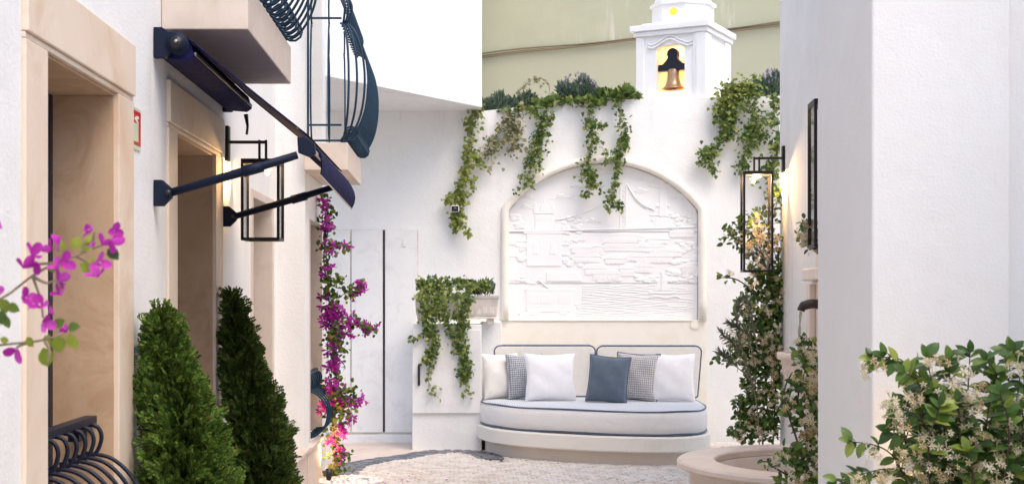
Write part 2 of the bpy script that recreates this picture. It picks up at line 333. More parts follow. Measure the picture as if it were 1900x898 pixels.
def frond_template():
    v = []; f = []
    def lobe(bx, by, ang, L, w, z):
        i = len(v); c, s = math.sin(ang), math.cos(ang); px, py = s, -c
        v.extend([(bx,by,z),(bx+c*L*0.5+px*w,by+s*L*0.5+py*w,z+0.02),(bx+c*L,by+s*L,z-0.04),(bx+c*L*0.5-px*w,by+s*L*0.5-py*w,z+0.02)]); f.append((i,i+1,i+2,i+3))
    lobe(0, 0, 0, 1.0, 0.055, 0)
    for k, t in enumerate((0.12, 0.3, 0.48, 0.66, 0.8)):
        L = 0.50*(1-t*0.65)
        for sg in (-1, 1):
            lobe(0, t, sg*0.75, L, 0.06, 0.02*k)
            lobe(sg*math.sin(0.75)*L*0.45, t+math.cos(0.75)*L*0.45, sg*0.15, L*0.55, 0.05, 0.03)
    return T(v, f)
def flower_template():
    v = []; f = []
    for k in range(5):
        a = 2*math.pi*k/5; c, s = math.cos(a), math.sin(a)
        def q(r, o, z): return (r*c-o*s, r*s+o*c, z)
        i = len(v); v.extend([q(0.0,0,0),q(0.50,-0.20,0.10),q(1.0,0.10,0.02),q(0.6,0.26,0.14)]); f.append((0,i+1,i+2,i+3))
    v += [(0.05,0.03,-0.1),(-0.04,0.04,-0.1),(0.03,-0.05,-0.5),(0,0,-0.8)]; i = len(v)-4
    f += [(0,i,i+3),(0,i+1,i+3),(0,i+2,i+3)]
    return T(v, f)
def bract_template():
    v = []; f = []
    for k in range(3):
        a = 2*math.pi*k/3; c, s = math.cos(a), math.sin(a)
        def q(r, o, z): return (r*c-o*s, r*s+o*c, z)
        i = len(v)
        v.extend([q(0.03,0,0),q(0.35,-0.36,0.33),q(0.42,0,0.24),q(0.35,0.36,0.36),q(0.72,-0.30,0.62),q(0.76,0,0.55),q(0.72,0.30,0.60),q(0.98,0.0,0.86)])
        f += [(i,i+1,i+2),(i,i+2,i+3),(i+1,i+4,i+5,i+2),(i+2,i+5,i+6,i+3),(i+4,i+7,i+5),(i+5,i+7,i+6)]
    return T(v, f)
LEAF = leaf_template(); LEAF_N = leaf_template(0.12, 0.05, 0.05, 3); LEAF_B = leaf_template(0.46, 0.1, 0.25); IVY = ivy_template(); FROND = frond_template(); FLOWER = flower_template(); BRACT = bract_template()
def norm(a): return a/np.maximum(np.linalg.norm(a, axis=1, keepdims=True), 1e-9)
def scatter(tmpl, pos, d, nrm, size, name, mat, clampx=None):
    """one mesh of many little blades: pos Nx3, d = leaf axis, nrm = leaf normal, size N"""
    V, Fc = tmpl; pos = np.asarray(pos, float); n = len(pos)
    d = norm(np.asarray(d, float)); nrm = np.asarray(nrm, float); nrm = norm(nrm - d*np.sum(nrm*d, axis=1, keepdims=True)); x = np.cross(d, nrm)
    size = np.broadcast_to(np.asarray(size, float), (n,))[:, None, None]
    co = pos[:, None, :] + size*(V[None, :, 0:1]*x[:, None, :] + V[None, :, 1:2]*d[:, None, :] + V[None, :, 2:3]*nrm[:, None, :])
    if clampx is not None: co[:, :, 0] = np.where(co[:, :, 0] < clampx, clampx + (clampx-co[:, :, 0])*0.25, co[:, :, 0])
    k = len(V); me = bpy.data.meshes.new(name)
    me.vertices.add(n*k); me.vertices.foreach_set('co', co.reshape(-1).astype(np.float32))
    lens = np.array([len(f) for f in Fc]); flat = np.concatenate([np.array(f) for f in Fc])
    idx = (flat[None, :] + (np.arange(n)*k)[:, None]).reshape(-1)
    tot = np.tile(lens, n); st = np.concatenate([[0], np.cumsum(tot)[:-1]])
    me.loops.add(len(idx)); me.loops.foreach_set('vertex_index', idx.astype(np.int32))
    me.polygons.add(len(tot)); me.polygons.foreach_set('loop_start', st.astype(np.int32)); me.polygons.foreach_set('loop_total', tot.astype(np.int32))
    me.update(calc_edges=True); me.materials.append(mat)
    return me
def rdir(n): return norm(rng.normal(size=(n, 3)))

# ================================================================== GROUND
def band_x(px, py): s = (py-VY)/EYE; return ((px-VX)/s, F/s)
band = [band_x(*p) for p in [(632,889),(650,866),(700,854),(750,847),(800,839),(830,836),(868,838),(893,842),(912,850)]]
g = MB(); g.quad((-60,-40,-0.03),(60,-40,-0.03),(60,90,-0.03),(-60,90,-0.03)); struct(g.build('ground', M['grout']))
bandc = catmull([(a, b, 0) for a, b in band], 8)
def band_dist(x, y):
    best = 9; side = 0
    for i in range(len(bandc)-1):
        a = bandc[i]; b = bandc[i+1]; ab = (b.x-a.x, b.y-a.y); l2 = ab[0]**2+ab[1]**2+1e-12
        t = max(0, min(1, ((x-a.x)*ab[0]+(y-a.y)*ab[1])/l2)); dx = x-a.x-ab[0]*t; dy = y-a.y-ab[1]*t
        dd = math.hypot(dx, dy)
        if dd < best: best = dd; side = ab[0]*dy-ab[1]*dx
    return best if side > 0 else -best
pave = MB(); poly = [(bandc[0].x-0.5, bandc[0].y)] + [(p.x, p.y) for p in bandc] + [(1.0, 14.9), (-2.4, 14.9), (-2.4, bandc[0].y)]
pave.prism(poly, -0.05, -0.004); struct(pave.build('beige_pavement', M['beige_floor']))
pv = thing('cobbled_pavement', 'x', 'x'); del pv['label']; del pv['category']; struct(pv)
def stone_mesh(w, l, name, mat, seed):
    rnd = random.Random(seed); m = MB()
    base = [(-w/2,-l/2),(w/2,-l/2),(w/2,l/2),(-w/2,l/2)]
    base = [(a+rnd.uniform(-.16,.16)*w, b+rnd.uniform(-.16,.16)*l) for a, b in base]
    rings = [(1.0,-0.03),(1.0,-0.004),(0.86,0.004)]
    for sc, z in rings:
        for a, b in base: m.v.append((a*sc, b*sc, z+rnd.uniform(-.0012,.0012)))
    for r_ in range(2):
        for k in range(4): m.f.append((r_*4+k, r_*4+(k+1)%4, r_*4+4+(k+1)%4, r_*4+4+k))
    m.f.append((8,9,10,11)); return m
CW = 0.082
variants = [stone_mesh(CW*0.93, CW*0.9, 'cobble', M['cobble'], 100+i) for i in range(10)]
cob_me = [v.mesh('cobble', M['cobble']) for v in variants]
bas_me = [stone_mesh(CW*0.86, CW*0.8, 'basalt_cobble', M['basalt'], 300+i).mesh('basalt_cobble', M['basalt']) for i in range(8)]
spots = []
yy = 5.2; row = 0
while yy < 14.6:
    xx = -1.55 + (row % 2)*CW*0.5
    while xx < 3.6:
        x = xx+random.uniform(-.007,.007); y = yy+random.uniform(-.007,.007)+0.03*math.sin(x*2.1+row*0.05)
        if not (x > 2.5 and y < 11.4): spots.append((x, y, random.uniform(-.22,.22)))
        xx += CW
    yy += CW*0.97; row += 1
white = []
for x, y, a in spots:
    if y > 11.6 and x < 0.42 and band_dist(x, y) > -0.13: continue
    if 0.42 <= x < 2.3 and y > 13.3: continue
    if x < -1.0 and y > 11.5: continue
    white.append((x, y, a))
def vis(x, y): s = F/y; px = VX+x*s; return 590 < px < 1262 and VY+EYE*s < 899
front = sorted([w for w in white if vis(w[0], w[1])], key=lambda w: w[1])[:290]
fs = set(front)
for x, y, a in front:
    put(random.choice(cob_me), 'cobble', pv, local=True, loc=(x, y, random.uniform(-.002,.002)), rot=(random.uniform(-.02,.02), random.uniform(-.02,.02), a+random.choice((0, math.pi/2, math.pi))))
rest = MB()
for w in white:
    if w in fs: continue
    v = random.choice(variants); i = len(rest.v); c, s = math.cos(w[2]), math.sin(w[2]); dz = random.uniform(-.002,.002)
    rest.v += [(w[0]+p[0]*c-p[1]*s, w[1]+p[0]*s+p[1]*c, p[2]+dz) for p in v.v]; rest.f += [tuple(i+k for k in f) for f in v.f]
stuff(rest.build('cobbles', M['cobble'], pv, local=True))
# basalt band, four rows of small dark stones
for r_ in range(4):
    off = -0.105+r_*0.07; acc = 0
    for i in range(len(bandc)-1):
        a, b = bandc[i], bandc[i+1]; t = (b-a); L = t.length; t.normalize(); nn = Vector((-t.y, t.x, 0)); acc += L
        while acc > 0.074:
            acc -= 0.074; p = b - t*acc + nn*(off+random.uniform(-.006,.006))
            put(random.choice(bas_me), 'basalt_cobble', pv, local=True, loc=(p.x, p.y, 0.001+random.uniform(-.002,.002)), rot=(0,0,math.atan2(t.y,t.x)+random.uniform(-.2,.2)))

# ================================================================== LEFT TOWN HOUSE
house = thing('townhouse', 'white stuccoed house on the left with pink stone doorways and navy balconies', 'house', (-1.4, 8.0, 0))
def wall_panel(X, thick, y0, y1, z0, z1, holes):
    """x-plane wall facing +X, holes = [(ya,yb,za,zb)]"""
    ys = sorted({y0, y1, *[h[0] for h in holes], *[h[1] for h in holes]}); zs = sorted({z0, z1, *[h[2] for h in holes], *[h[3] for h in holes]})
    m = MB()
    def inside(y, z): return any(h[0] < y < h[1] and h[2] < z < h[3] for h in holes)
    for i in range(len(ys)-1):
        for j in range(len(zs)-1):
            a, b, c, d = ys[i], ys[i+1], zs[j], zs[j+1]
            if inside((a+b)/2, (c+d)/2): continue
            m.quad((X,a,c),(X,b,c),(X,b,d),(X,a,d)); m.quad((X-thick,a,c),(X-thick,a,d),(X-thick,b,d),(X-thick,b,c))
    for a, b, c, d in holes + [(y0, y1, z0, z1)]:
        m.quad((X,a,c),(X-thick,a,c),(X-thick,b,c),(X,b,c)); m.quad((X,a,d),(X,b,d),(X-thick,b,d),(X-thick,a,d))
        m.quad((X,a,c),(X,a,d),(X-thick,a,d),(X-thick,a,c)); m.quad((X,b,c),(X-thick,b,c),(X-thick,b,d),(X,b,d))
    return m
XW = -1.4; XP = -1.17
holes = [(4.494,5.996,0.30,2.592), (6.72,8.27,-0.02,2.562), (9.45,10.62,0.37,2.25), (6.95,8.0,3.01,5.3)]
house_wall = wall_panel(XW, 0.30, 0.5, 10.70, -0.02, 5.8, holes)
import bmesh
def weld(o):
    bm = bmesh.new(); bm.from_mesh(o.data); bmesh.ops.remove_doubles(bm, verts=bm.verts, dist=1e-5); bmesh.ops.recalc_face_normals(bm, faces=bm.faces); bm.to_mesh(o.data); bm.free(); return o
weld(house_wall.build('wall', M['white'], house))
weld(wall_panel(XP, 0.45, 10.705, 12.37, -0.02, 5.8, [(11.02,12.03,0.37,2.13), (11.02,12.03,2.69,5.0)]).build('projecting_wall', M['white'], house))
MB().box(-1.75,-1.40,0.45,12.4,5.802,5.95).build('cornice', M['slab'], house)
# dark room backs seal the openings
for ya, yb, za, zb, xx in [(4.2,6.3,0.1,3.2,-2.2),(6.4,8.6,-0.02,2.9,-2.2),(9.2,10.7,0.1,2.6,-2.2)]:
    MB().box(xx-0.05, xx, ya, yb, za, zb).build('room_wall', M['cream'], house)
def surround(ya, yb, oa, ob, ztop, zlip, zlint, zsill=None, deep=-1.66, proud=0.014, name='stone_surround'):
    e = MB().box(deep, XW+proud+0.008, ya, yb, zlip, zlint).build(name, M['stone'], house, bevel=0.004)
    MB().box(deep, XW+proud-0.003, ya, yb, ztop, zlip-0.0015).build('lintel_edge', M['stone'], e, local=True, bevel=0.004)
    zb = -0.02 if zsill is None else zsill
    MB().box(deep, XW+proud, ya, oa, zb, ztop-0.0015).build('jamb_stone', M['stone'], e, local=True, bevel=0.004)
    MB().box(deep, XW+proud, ob, yb, zb, ztop-0.0015).build('jamb_stone', M['stone'], e, local=True, bevel=0.004)
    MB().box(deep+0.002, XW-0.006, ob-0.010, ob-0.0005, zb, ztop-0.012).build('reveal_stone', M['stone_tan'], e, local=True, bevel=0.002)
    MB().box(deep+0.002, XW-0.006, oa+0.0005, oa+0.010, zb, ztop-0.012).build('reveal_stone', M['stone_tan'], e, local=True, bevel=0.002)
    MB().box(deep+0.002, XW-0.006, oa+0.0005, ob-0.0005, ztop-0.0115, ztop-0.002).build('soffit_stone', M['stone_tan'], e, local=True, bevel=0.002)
    if zsill is not None: MB().box(deep, XW+proud+0.02, oa+0.001, ob-0.001, zsill-0.1, zsill).build('sill', M['stone'], e, local=True, bevel=0.005)
    return e
surround(4.496,5.994,4.739,5.732,2.351,2.373,2.590, 0.40)
surround(6.722,8.268,6.93,8.03,2.335,2.357,2.560)
def frame(ya, yb, za, zb, X, w=0.055, mull=True, matn='navy_dark'):
    f = MB(); f.box(X-0.06,X,ya,ya+w,za,zb); f.box(X-0.06,X,yb-w,yb,za,zb); f.box(X-0.06,X,ya+w,yb-w,zb-w,zb); f.box(X-0.06,X,ya+w,yb-w,za,za+w)
    if mull: f.box(X-0.055,X-0.005,(ya+yb)/2-w/2,(ya+yb)/2+w/2,za+w,zb-w)
    o = f.build('window_frame', M[matn], house, bevel=0.004)
    MB().box(X-0.04,X-0.03,ya+w,yb-w,za+w,zb-w).build('pane', M['glass'], o, local=True)
    return o
frame(4.741,5.730,0.402,2.350,-1.655,0.065)
frame(6.932,8.028,0.0,2.334,-1.655,0.06)
# third window: plain plaster surround with stone reveals
e3 = MB().box(-1.66,-1.395,9.452,9.56,0.37,2.245).build('stone_surround', M['slab'], house, bevel=0.004)
MB().box(-1.66,-1.395,10.55,10.618,0.37,2.19).build('jamb_stone', M['slab'], e3, local=True, bevel=0.004)
MB().box(-1.66,-1.39,9.562,10.618,2.192,2.248).build('lintel_stone', M['slab'], e3, local=True, bevel=0.004)
frame(9.562,10.548,0.375,2.19,-1.655,0.05)
e4 = MB().box(-1.60,XP+0.006,12.00,12.028,0.375,2.128).build('stone_surround', M['slab'], house, bevel=0.003)
MB().box(-1.60,XP+0.006,11.022,11.05,0.375,2.128).build('jamb_stone', M['slab'], e4, local=True, bevel=0.003)
frame(11.052,11.998,0.375,2.128,-1.45,0.05)
frame(11.022,12.028,2.70,4.98,-1.45,0.05)
frame(6.952,7.998,3.02,5.28,-1.60,0.06)
# plinth under the far windows
MB().box(XW+0.003,-1.155,9.7,10.70,-0.02,0.335).box(XP+0.002,-1.14,10.702,11.65,-0.02,0.335).build('plinth', M['slab'], house, bevel=0.006)
MB().box(XW+0.003,-1.13,9.68,10.70,0.337,0.368).box(XP+0.002,-1.115,10.702,11.67,0.337,0.368).build('plinth_cap', M['slab'], house, bevel=0.006)

def bar_profile(H, top, sm=0.075, big=0.26, base=0.0):
    """wrought bar side view: (outward, height) - small C scroll, then a wide belly"""
    sc = [(0.0,H),(sm*0.7,H-top*0.08),(sm,H-top*0.38),(sm*0.75,H-top*0.75),(sm*0.25,H-top*1.0)]
    h2 = H-top*0.86; b = base
    bl = [(-0.01,h2),(big*0.45,h2-0.05*(h2-b)),(big*0.85,h2-0.24*(h2-b)),(big,h2-0.5*(h2-b)),(big*0.86,h2-0.77*(h2-b)),(big*0.45,b+0.04*(h2-b)),(0.0,b)]
    return sc, bl
def railing_x(parent, X, ya, yb, z0, H, n, top, sm, big, r, mat, local=True, barwide=0.035):
    sc, bl = bar_profile(H, top, sm, big)
    m = MB(); m.tube(catmull([(a, 0, b) for a, b in sc], 5), r, 7); m.tube(catmull([(a, 0, b) for a, b in bl], 6), r, 7)
    me = m.mesh('bar', mat, True)
    for k in range(n):
        put(me, 'bar', parent, local=True, loc=(X, ya+(yb-ya)*k/(n-1), z0))
# railing inside the first opening
rl = MB().box(-1.525,-1.475,4.745,5.725,1.005,1.035).build('window_railing', M['navy_dark'], house, bevel=0.003)
railing_x(rl, -1.495, 4.80, 5.66, 0.42, 0.585, 8, 0.135, 0.055, 0.22, 0.0085, M['navy_dark'])
MB().box(-1.51,-1.48,4.745,5.725,0.41,0.43).build('bottom_rail', M['navy_dark'], rl, local=True)
MB().box(-1.56,-1.515,5.60,5.72,0.94,1.0).build('bracket', M['navy_dark'], rl, local=True)
rl = MB().box(-1.235,-1.195,11.06,11.99,0.885,0.91).build('window_railing', M['navy'], house, bevel=0.003)
railing_x(rl, -1.215, 11.10, 11.95, 0.40, 0.485, 7, 0.13, 0.05, 0.18, 0.008, M['navy'])
# balconies
def balcony(ya, yb, Xw, Xf, zb, zt, n, H, top, big, mat):
    sl_ = MB().box(Xw+0.002, Xf, ya, yb, zb, zt).build('balcony', M['slab'], house, bevel=0.006)
    inx = Xf-0.05
    railing_x(sl_, inx, ya+0.05, yb-0.05, zt+0.03, H-0.03, n, top, 0.07, big, 0.0075, mat)
    # near and far sides: bars that bow toward the camera less strongly
    sc, bl = bar_profile(H-0.03, top, 0.05, big*0.5)
    m = MB(); m.tube(catmull([(0, -a, b) for a, b in sc], 5), 0.007, 7); m.tube(catmull([(0, -a, b) for a, b in bl], 6), 0.007, 7); me = m.mesh('side_bar', mat, True)
    k = int((inx-Xw)/0.10)
    for side, yy_ in ((1, ya+0.04), (-1, yb-0.04)):
        for i in range(k):
            put(me, 'side_bar', sl_, local=True, loc=(Xw+0.06+(inx-Xw-0.06)*i/max(1,k-0.3), yy_, zt+0.03), rot=(0,0,0 if side > 0 else math.pi))
    # corner bars fan out diagonally
    for i, an in enumerate((-25, -50, -70)):
        a = R(an); sc2, bl2 = bar_profile(H-0.03, top, 0.09, big*1.0)
        m = MB(); m.tube(catmull([(p*math.cos(a), p*math.sin(a), q) for p, q in sc2], 5), 0.009, 7); m.tube(catmull([(p*math.cos(a), p*math.sin(a), q) for p, q in bl2], 6), 0.009, 7)
        put(m.mesh('corner_bar', mat, True), 'corner_bar', sl_, local=True, loc=(inx, ya+0.045, zt+0.03))
    for zz in (0.012, 0.13, H-0.16):
        MB().box(Xw+0.03, inx, ya+0.032, ya+0.048, zt+zz, zt+zz+0.014).build('side_rail', mat, sl_, local=True)
    for zz in (0.012, H-0.012):
        MB().box(inx-0.012, inx+0.012, ya+0.03, yb-0.03, zt+zz, zt+zz+0.016).build('rail', mat, sl_, local=True)
    # tight ring scrolls along the bottom
    for i in range(n):
        y_ = ya+0.08+(yb-ya-0.16)*i/(n-1)
        pts = [(inx+0.07+0.055*math.cos(t*math.pi/5), y_, zt+0.075+0.055*math.sin(t*math.pi/5)) for t in range(11)]
        if i == 0: ring = MB(); ring.tube([(p[0]-inx, 0, p[2]-zt) for p in pts], 0.007, 6); rme = ring.mesh('ring_scroll', mat, True)
        put(rme, 'ring_scroll', sl_, local=True, loc=(inx, y_, zt))
    return sl_
balcony(6.6, 8.3, XW, -0.99, 2.776, 2.996, 13, 1.08, 0.26, 0.22, M['navy'])
balcony(10.6, 12.05, XP, -0.835, 2.475, 2.683, 13, 1.10, 0.22, 0.20, M['navy'])
# gutter post beside second balcony
MB().tube([(-1.13,10.55,2.69),(-1.13,10.55,3.9)],0.009,8).build('upright_bar', M['navy'], house)

# unseen wall added behind the camera to dim the foreground
MB().box(-1.72,-1.402,-7.0,0.497,-0.02,4.6).build('shading_wall_extension', M['white'], house)
# wall signs
sg = thing('fire_sign', 'small red and pale green safety sign on the white wall beside the first doorway', 'sign', (-1.398, 6.10, 2.25))
MB().box(-1.3985,-1.394,6.0,6.155,2.155,2.335).build('plate', M['sign_pale'], sg)
MB().box(-1.3938,-1.3925,6.0,6.15,2.175,2.322).build('red_panel', M['red'], sg)
MB().box(-1.3923,-1.3910,6.0,6.098,2.188,2.268).build('pale_panel', M['sign_pale'], sg)
MB().prism([(6.02,2.282),(6.06,2.30),(6.105,2.302),(6.11,2.292),(6.075,2.285),(6.105,2.272),(6.095,2.266),(6.05,2.278)], -1.3923,-1.3912,'x').build('symbol', M['sign_white'], sg)
lb = thing('wall_label', 'small green and blue label stuck low on the wall above the first conifer', 'label', (-1.398, 6.08, 1.25))
MB().box(-1.3985,-1.3945,6.0,6.135,1.185,1.312).build('plate', M['sign_pale'], lb)
MB().box(-1.3943,-1.3930,6.0,6.12,1.278,1.302).build('blue_band', M['blue'], lb)
t_ = MB()
for k in range(2):
    for j in range(5): t_.box(-1.3943,-1.3932,6.025+k*0.05,6.06+k*0.05,1.226+j*0.009,1.2305+j*0.009)
t_.build('print', M['black'], lb)

# ================================================================== AWNING
aw = thing('awning', 'navy folding awning on iron arms over the second doorway', 'awning', (-1.4, 7.4, 2.0))
Y0, Y1 = 6.45, 8.33; FX, FZ = -0.690, 2.205
def bracket_poly(z, big=1.0): return [(-1.398,z-0.07*big),(-1.398,z+0.07*big),(-1.36,z+0.07*big),(-1.33,z+0.05*big),(-1.27,z+0.045*big),(-1.245,z+0.01),(-1.26,z-0.035*big),(-1.32,z-0.04*big),(-1.345,z-0.07*big)]
for y in (Y0, Y1):
    MB().prism(bracket_poly(2.685), y-0.02, y+0.02, 'y').build('roller_bracket', M['awn_metal'], aw, bevel=0.003)
    MB().prism([(-1.398,1.935),(-1.398,2.055),(-1.36,2.055),(-1.315,2.015),(-1.315,1.975),(-1.355,1.935)], y-0.02, y+0.02, 'y').build('arm_bracket', M['awn_metal'], aw, bevel=0.003)
    MB().tube([(-1.33,y-0.035,1.995),(-1.33,y+0.03,1.995)], 0.014, 12).build('bolt', M['black'], aw, True)
    arm = [(-1.33,y,1.995),(-0.95,y,2.105),(-0.74,y,2.17)]
    MB().tube(arm, [0.019,0.021,0.018], 10).build('arm', M['awn_metal'], aw, True)
    MB().tube([(-0.99,y,2.093),(-0.90,y,2.118)], 0.026, 10).build('sleeve', M['awn_metal'], aw, True)
MB().tube([(-1.29,Y0-0.035,2.68),(-1.29,Y1+0.03,2.68)], 0.048, 16).build('roller', M['awn_metal'], aw, True)
MB().tube([(-1.29,Y0-0.045,2.68),(-1.29,Y0-0.03,2.68)], 0.03, 16).build('roller_cap', M['black'], aw, True)
MB().tube([(-1.29,Y0-0.052,2.685),(-1.29,Y0-0.045,2.685)], 0.008, 10).build('roller_screw', M['grey_metal'], aw, True)
MB().prism([(-1.37,2.74),(-1.24,2.70),(-1.22,2.63),(-1.25,2.61),(-1.37,2.62)], Y0+0.03, Y1-0.03, 'y').build('roller_box', M['fab_awning'], aw, bevel=0.004)
MB().box(-1.225,-1.215,Y0+0.05,Y1-0.06,2.635,2.65).build('trim_strip', M['grey_metal'], aw)
MB().tube([(-1.26,Y1-0.01,2.60),(-1.25,Y1-0.01,2.53),(-1.255,Y1-0.01,2.48)], [0.014,0.008,0.008], 8).build('crank_eye', M['black'], aw, True)
# cloth with a shallow sag, 3 mm thick
nx, ny = 10, 14; top = []; cl = MB()
for dz in (0.004, -0.004):
    for i in range(nx+1):
        for j in range(ny+1):
            t = i/nx; y = Y0+0.015+(Y1-Y0-0.03)*j/ny
            x = -1.25+(FX+1.25)*t; z = 2.715+(FZ+0.055-2.715)*t - 0.004*math.sin(math.pi*t)
            cl.v.append((x, y, z+dz))
def gid(s, i, j): return s*(nx+1)*(ny+1)+i*(ny+1)+j
for i in range(nx):
    for j in range(ny):
        cl.f.append((gid(0,i,j),gid(0,i+1,j),gid(0,i+1,j+1),gid(0,i,j+1))); cl.f.append((gid(1,i,j),gid(1,i,j+1),gid(1,i+1,j+1),gid(1,i+1,j)))
for i in range(nx):
    for j in (0, ny): cl.f.append((gid(0,i,j),gid(0,i+1,j),gid(1,i+1,j),gid(1,i,j)))
cl.build('canopy', M['fab_awning'], aw, True)
MB().prism([(FX-0.05,FZ+0.045),(FX-0.015,FZ+0.05),(FX+0.03,FZ+0.02),(FX+0.035,FZ-0.03),(FX+0.005,FZ-0.045),(FX-0.045,FZ-0.025)], Y0-0.015, Y0+0.02, 'y').build('end_cap', M['awn_metal'], aw, bevel=0.003)
MB().tube([(FX,Y0+0.02,FZ),(FX,Y1,FZ)], 0.03, 12).build('front_bar', M['awn_metal'], aw, True)
MB().box(FX+0.022,FX+0.034,Y0+0.025,Y1-0.01,FZ-0.030,FZ-0.012).build('front_trim', M['grey_metal'], aw)
va = MB(); hem = []
for s_ in (0.0025,-0.0025):
    for i in range(25):
        t = i/24; y = Y0+0.15+(Y1-Y0-0.16)*t; d = 0.115+0.05*t
        for k in range(6):
            u = k/5; va.v.append((FX+0.036+0.035*math.sin(u*2.6)*(0.3+t*0.9)+s_, y, FZ+0.0-d*u))
        if s_ > 0: hem.append((FX+0.036+0.035*math.sin(2.6)*(0.3+t*0.9), y, FZ-d))
for i in range(24):
    for k in range(5):
        a = i*6+k; va.f.append((a,a+6,a+7,a+1)); b = 150+a; va.f.append((b,b+1,b+7,b+6))
va.build('valance', M['fab_awning'], aw, True); MB().tube(hem, 0.004, 6).build('hem', M['hem'], aw, True)

# ================================================================== BACK WALL WITH ARCHED NICHE
YB = 14.7
bw = thing('courtyard_wall', 'tall white courtyard wall with an arched niche behind the sofa', 'wall', (1.5, YB, 0))
def ztop(x):
    pts = [(-2.6,3.46),(0.243,3.462),(0.8,3.52),(1.328,3.56),(1.864,3.59),(3.37,3.62),(5.6,3.62)]
    for (a, b), (c, d) in zip(pts, pts[1:]):
        if x <= c: return b+(d-b)*(x-a)/(c-a)
    return 3.62
AX, AR, ASP, ATOP, ASILL = 1.525, 1.0, 2.42, 2.916, 1.272
rise = ATOP-ASP; RC = (AR*AR+rise*rise)/(2*rise); CZ = ATOP-RC
def zarch(x): return CZ+math.sqrt(max(0, RC*RC-(x-AX)**2))
xs = sorted(set([-2.6,-1.4,-0.6,0.243,5.6,3.37,3.0]+[AX-AR+2*AR*i/40 for i in range(41)]+[0.3]))
m = MB(); TH = 0.32
for a, b in zip(xs, xs[1:]):
    mid = (a+b)/2
    def q(x0, za, zb, x1, zc, zd, y): m.quad((x0,y,za),(x1,y,zc),(x1,y,zd),(x0,y,zb))
    if AX-AR < mid < AX+AR:
        q(a,-0.02,ASILL,b,-0.02,ASILL,YB); q(a,zarch(a),ztop(a),b,zarch(b),ztop(b),YB)
        m.quad((a,YB,zarch(a)),(b,YB,zarch(b)),(b,YB+0.07,zarch(b)),(a,YB+0.07,zarch(a))); m.quad((a,YB,ASILL),(a,YB+0.07,ASILL),(b,YB+0.07,ASILL),(b,YB,ASILL))
    else: q(a,-0.02,ztop(a),b,-0.02,ztop(b),YB)
    q(a,-0.02,ztop(a),b,-0.02,ztop(b),YB+TH)
    m.quad((a,YB,ztop(a)),(b,YB,ztop(b)),(b,YB+TH,ztop(b)),(a,YB+TH,ztop(a)))
for x in (AX-AR, AX+AR): m.quad((x,YB,ASILL),(x,YB,zarch(x)),(x,YB+0.07,zarch(x)),(x,YB+0.07,ASILL))
for x in (-2.6, 5.6): m.quad((x,YB,-0.02),(x,YB,ztop(x)),(x,YB+TH,ztop(x)),(x,YB+TH,-0.02))
weld(m.build('wall', M['white'], bw))
MB().box(-2.6,5.6,YB+TH+0.005,18.6,3.20,3.38).build('terrace', M['slab'], bw)
MB().box(AX-1.07,AX+1.08,YB-0.012,YB-0.001,0.0,ASILL-0.012).build('dado', M['cream'], bw)
MB().box(AX-AR-0.07,AX+AR+0.07,YB-0.022,YB+0.05,ASILL-0.010,ASILL+0.004).build('sill', M['cream'], bw, bevel=0.003)
roll = [(AX-AR-0.035,YB-0.012,ASILL)]+[(AX-AR-0.035,YB-0.012,ASILL+(ASP-ASILL)*k/6) for k in range(1,6)]
arc = []
for k in range(33):
    x = AX-AR+2*AR*k/32; z = zarch(x); nx_, nz_ = x-AX, z-CZ; l = math.hypot(nx_, nz_); arc.append((x+nx_/l*0.035, YB-0.012, z+nz_/l*0.035))
roll = roll+arc+[(AX+AR+0.035,YB-0.012,ASILL+(ASP-ASILL)*k/6) for k in range(5,-1,-1)]
MB().tube(roll, 0.042, 12).build('arch_moulding', M['cream'], bw, True)
MB().lathe([(0.001,-0.0),(0.045,0.0),(0.045,0.012),(0.001,0.012)],0,0,20).build('plaster_boss', M['cream'], bw)
bo = bpy.data.objects['plaster_boss']; bo.matrix_parent_inverse = Matrix.Translation(-bw.location) @ Matrix.Translation((2.48,YB-0.012,1.225)) @ Matrix.Rotation(R(90),4,'X')

# relief panel
rel = thing('relief_panel', 'white plaster relief of a river town with tower, bridge and sailing boat in the arch', 'relief', (AX, YB+0.07, ASILL))
YR = YB+0.055
def q2(px, py): return ((px-VX)*YR/F, EYE+(VY-py)*YR/F)
def arch_slab(z0, z1, g=0.003):
    pts = []; lo = z0+g; hi = z1-g; half = AR-0.006
    def edge(z):
        if z <= zarch(AX+half): return half
        return math.sqrt(max(0, (RC-0.006)**2-(z-CZ)**2))
    N_ = 14 if hi > 2.3 else 1
    zs_ = [lo+(hi-lo)*k/N_ for k in range(N_+1)]
    if hi > ATOP-0.01: zs_ = [lo+(ATOP-0.008-lo)*math.sin(k/N_*math.pi/2) for k in range(N_+1)]
    r_ = [(AX+edge(z), z) for z in zs_]; l_ = [(AX-edge(z), z) for z in reversed(zs_)]
    return r_+l_
z_a, z_b = EYE+(VY-431)*YR/F, EYE+(VY-526)*YR/F
for z0, z1 in ((ASILL, z_b), (z_b, z_a), (z_a, ATOP+0.02)):
    MB().prism(arch_slab(z0, z1), YR, YR+0.03, 'y').build('slab', M['relief'], rel, bevel=0.002)
RPC = [0]
def rp(pts, d, name, bevel=0.004, par=None, off=0.0):
    RPC[0] += 1; off += (RPC[0] % 23)*0.00011
    o = MB().prism([q2(*p) for p in pts], YR-d*0.31-off, YR+0.004-off, 'y').build(name, M['relief'], par or rel, bevel=bevel, local=par is not None); return o
def rblob(px, py, rx, rz, d, mb):
    x, z = q2(px, py); k = YR/F; mb.blob((x, YR, z), (rx*k, d*0.38, rz*k), 10, 6, 0.08)
def rect(x0, y0, x1, y1): return [(x0,y1),(x1,y1),(x1,y0),(x0,y0)]
tw = rp(rect(977,432,1041,494), 0.022, 'tower')
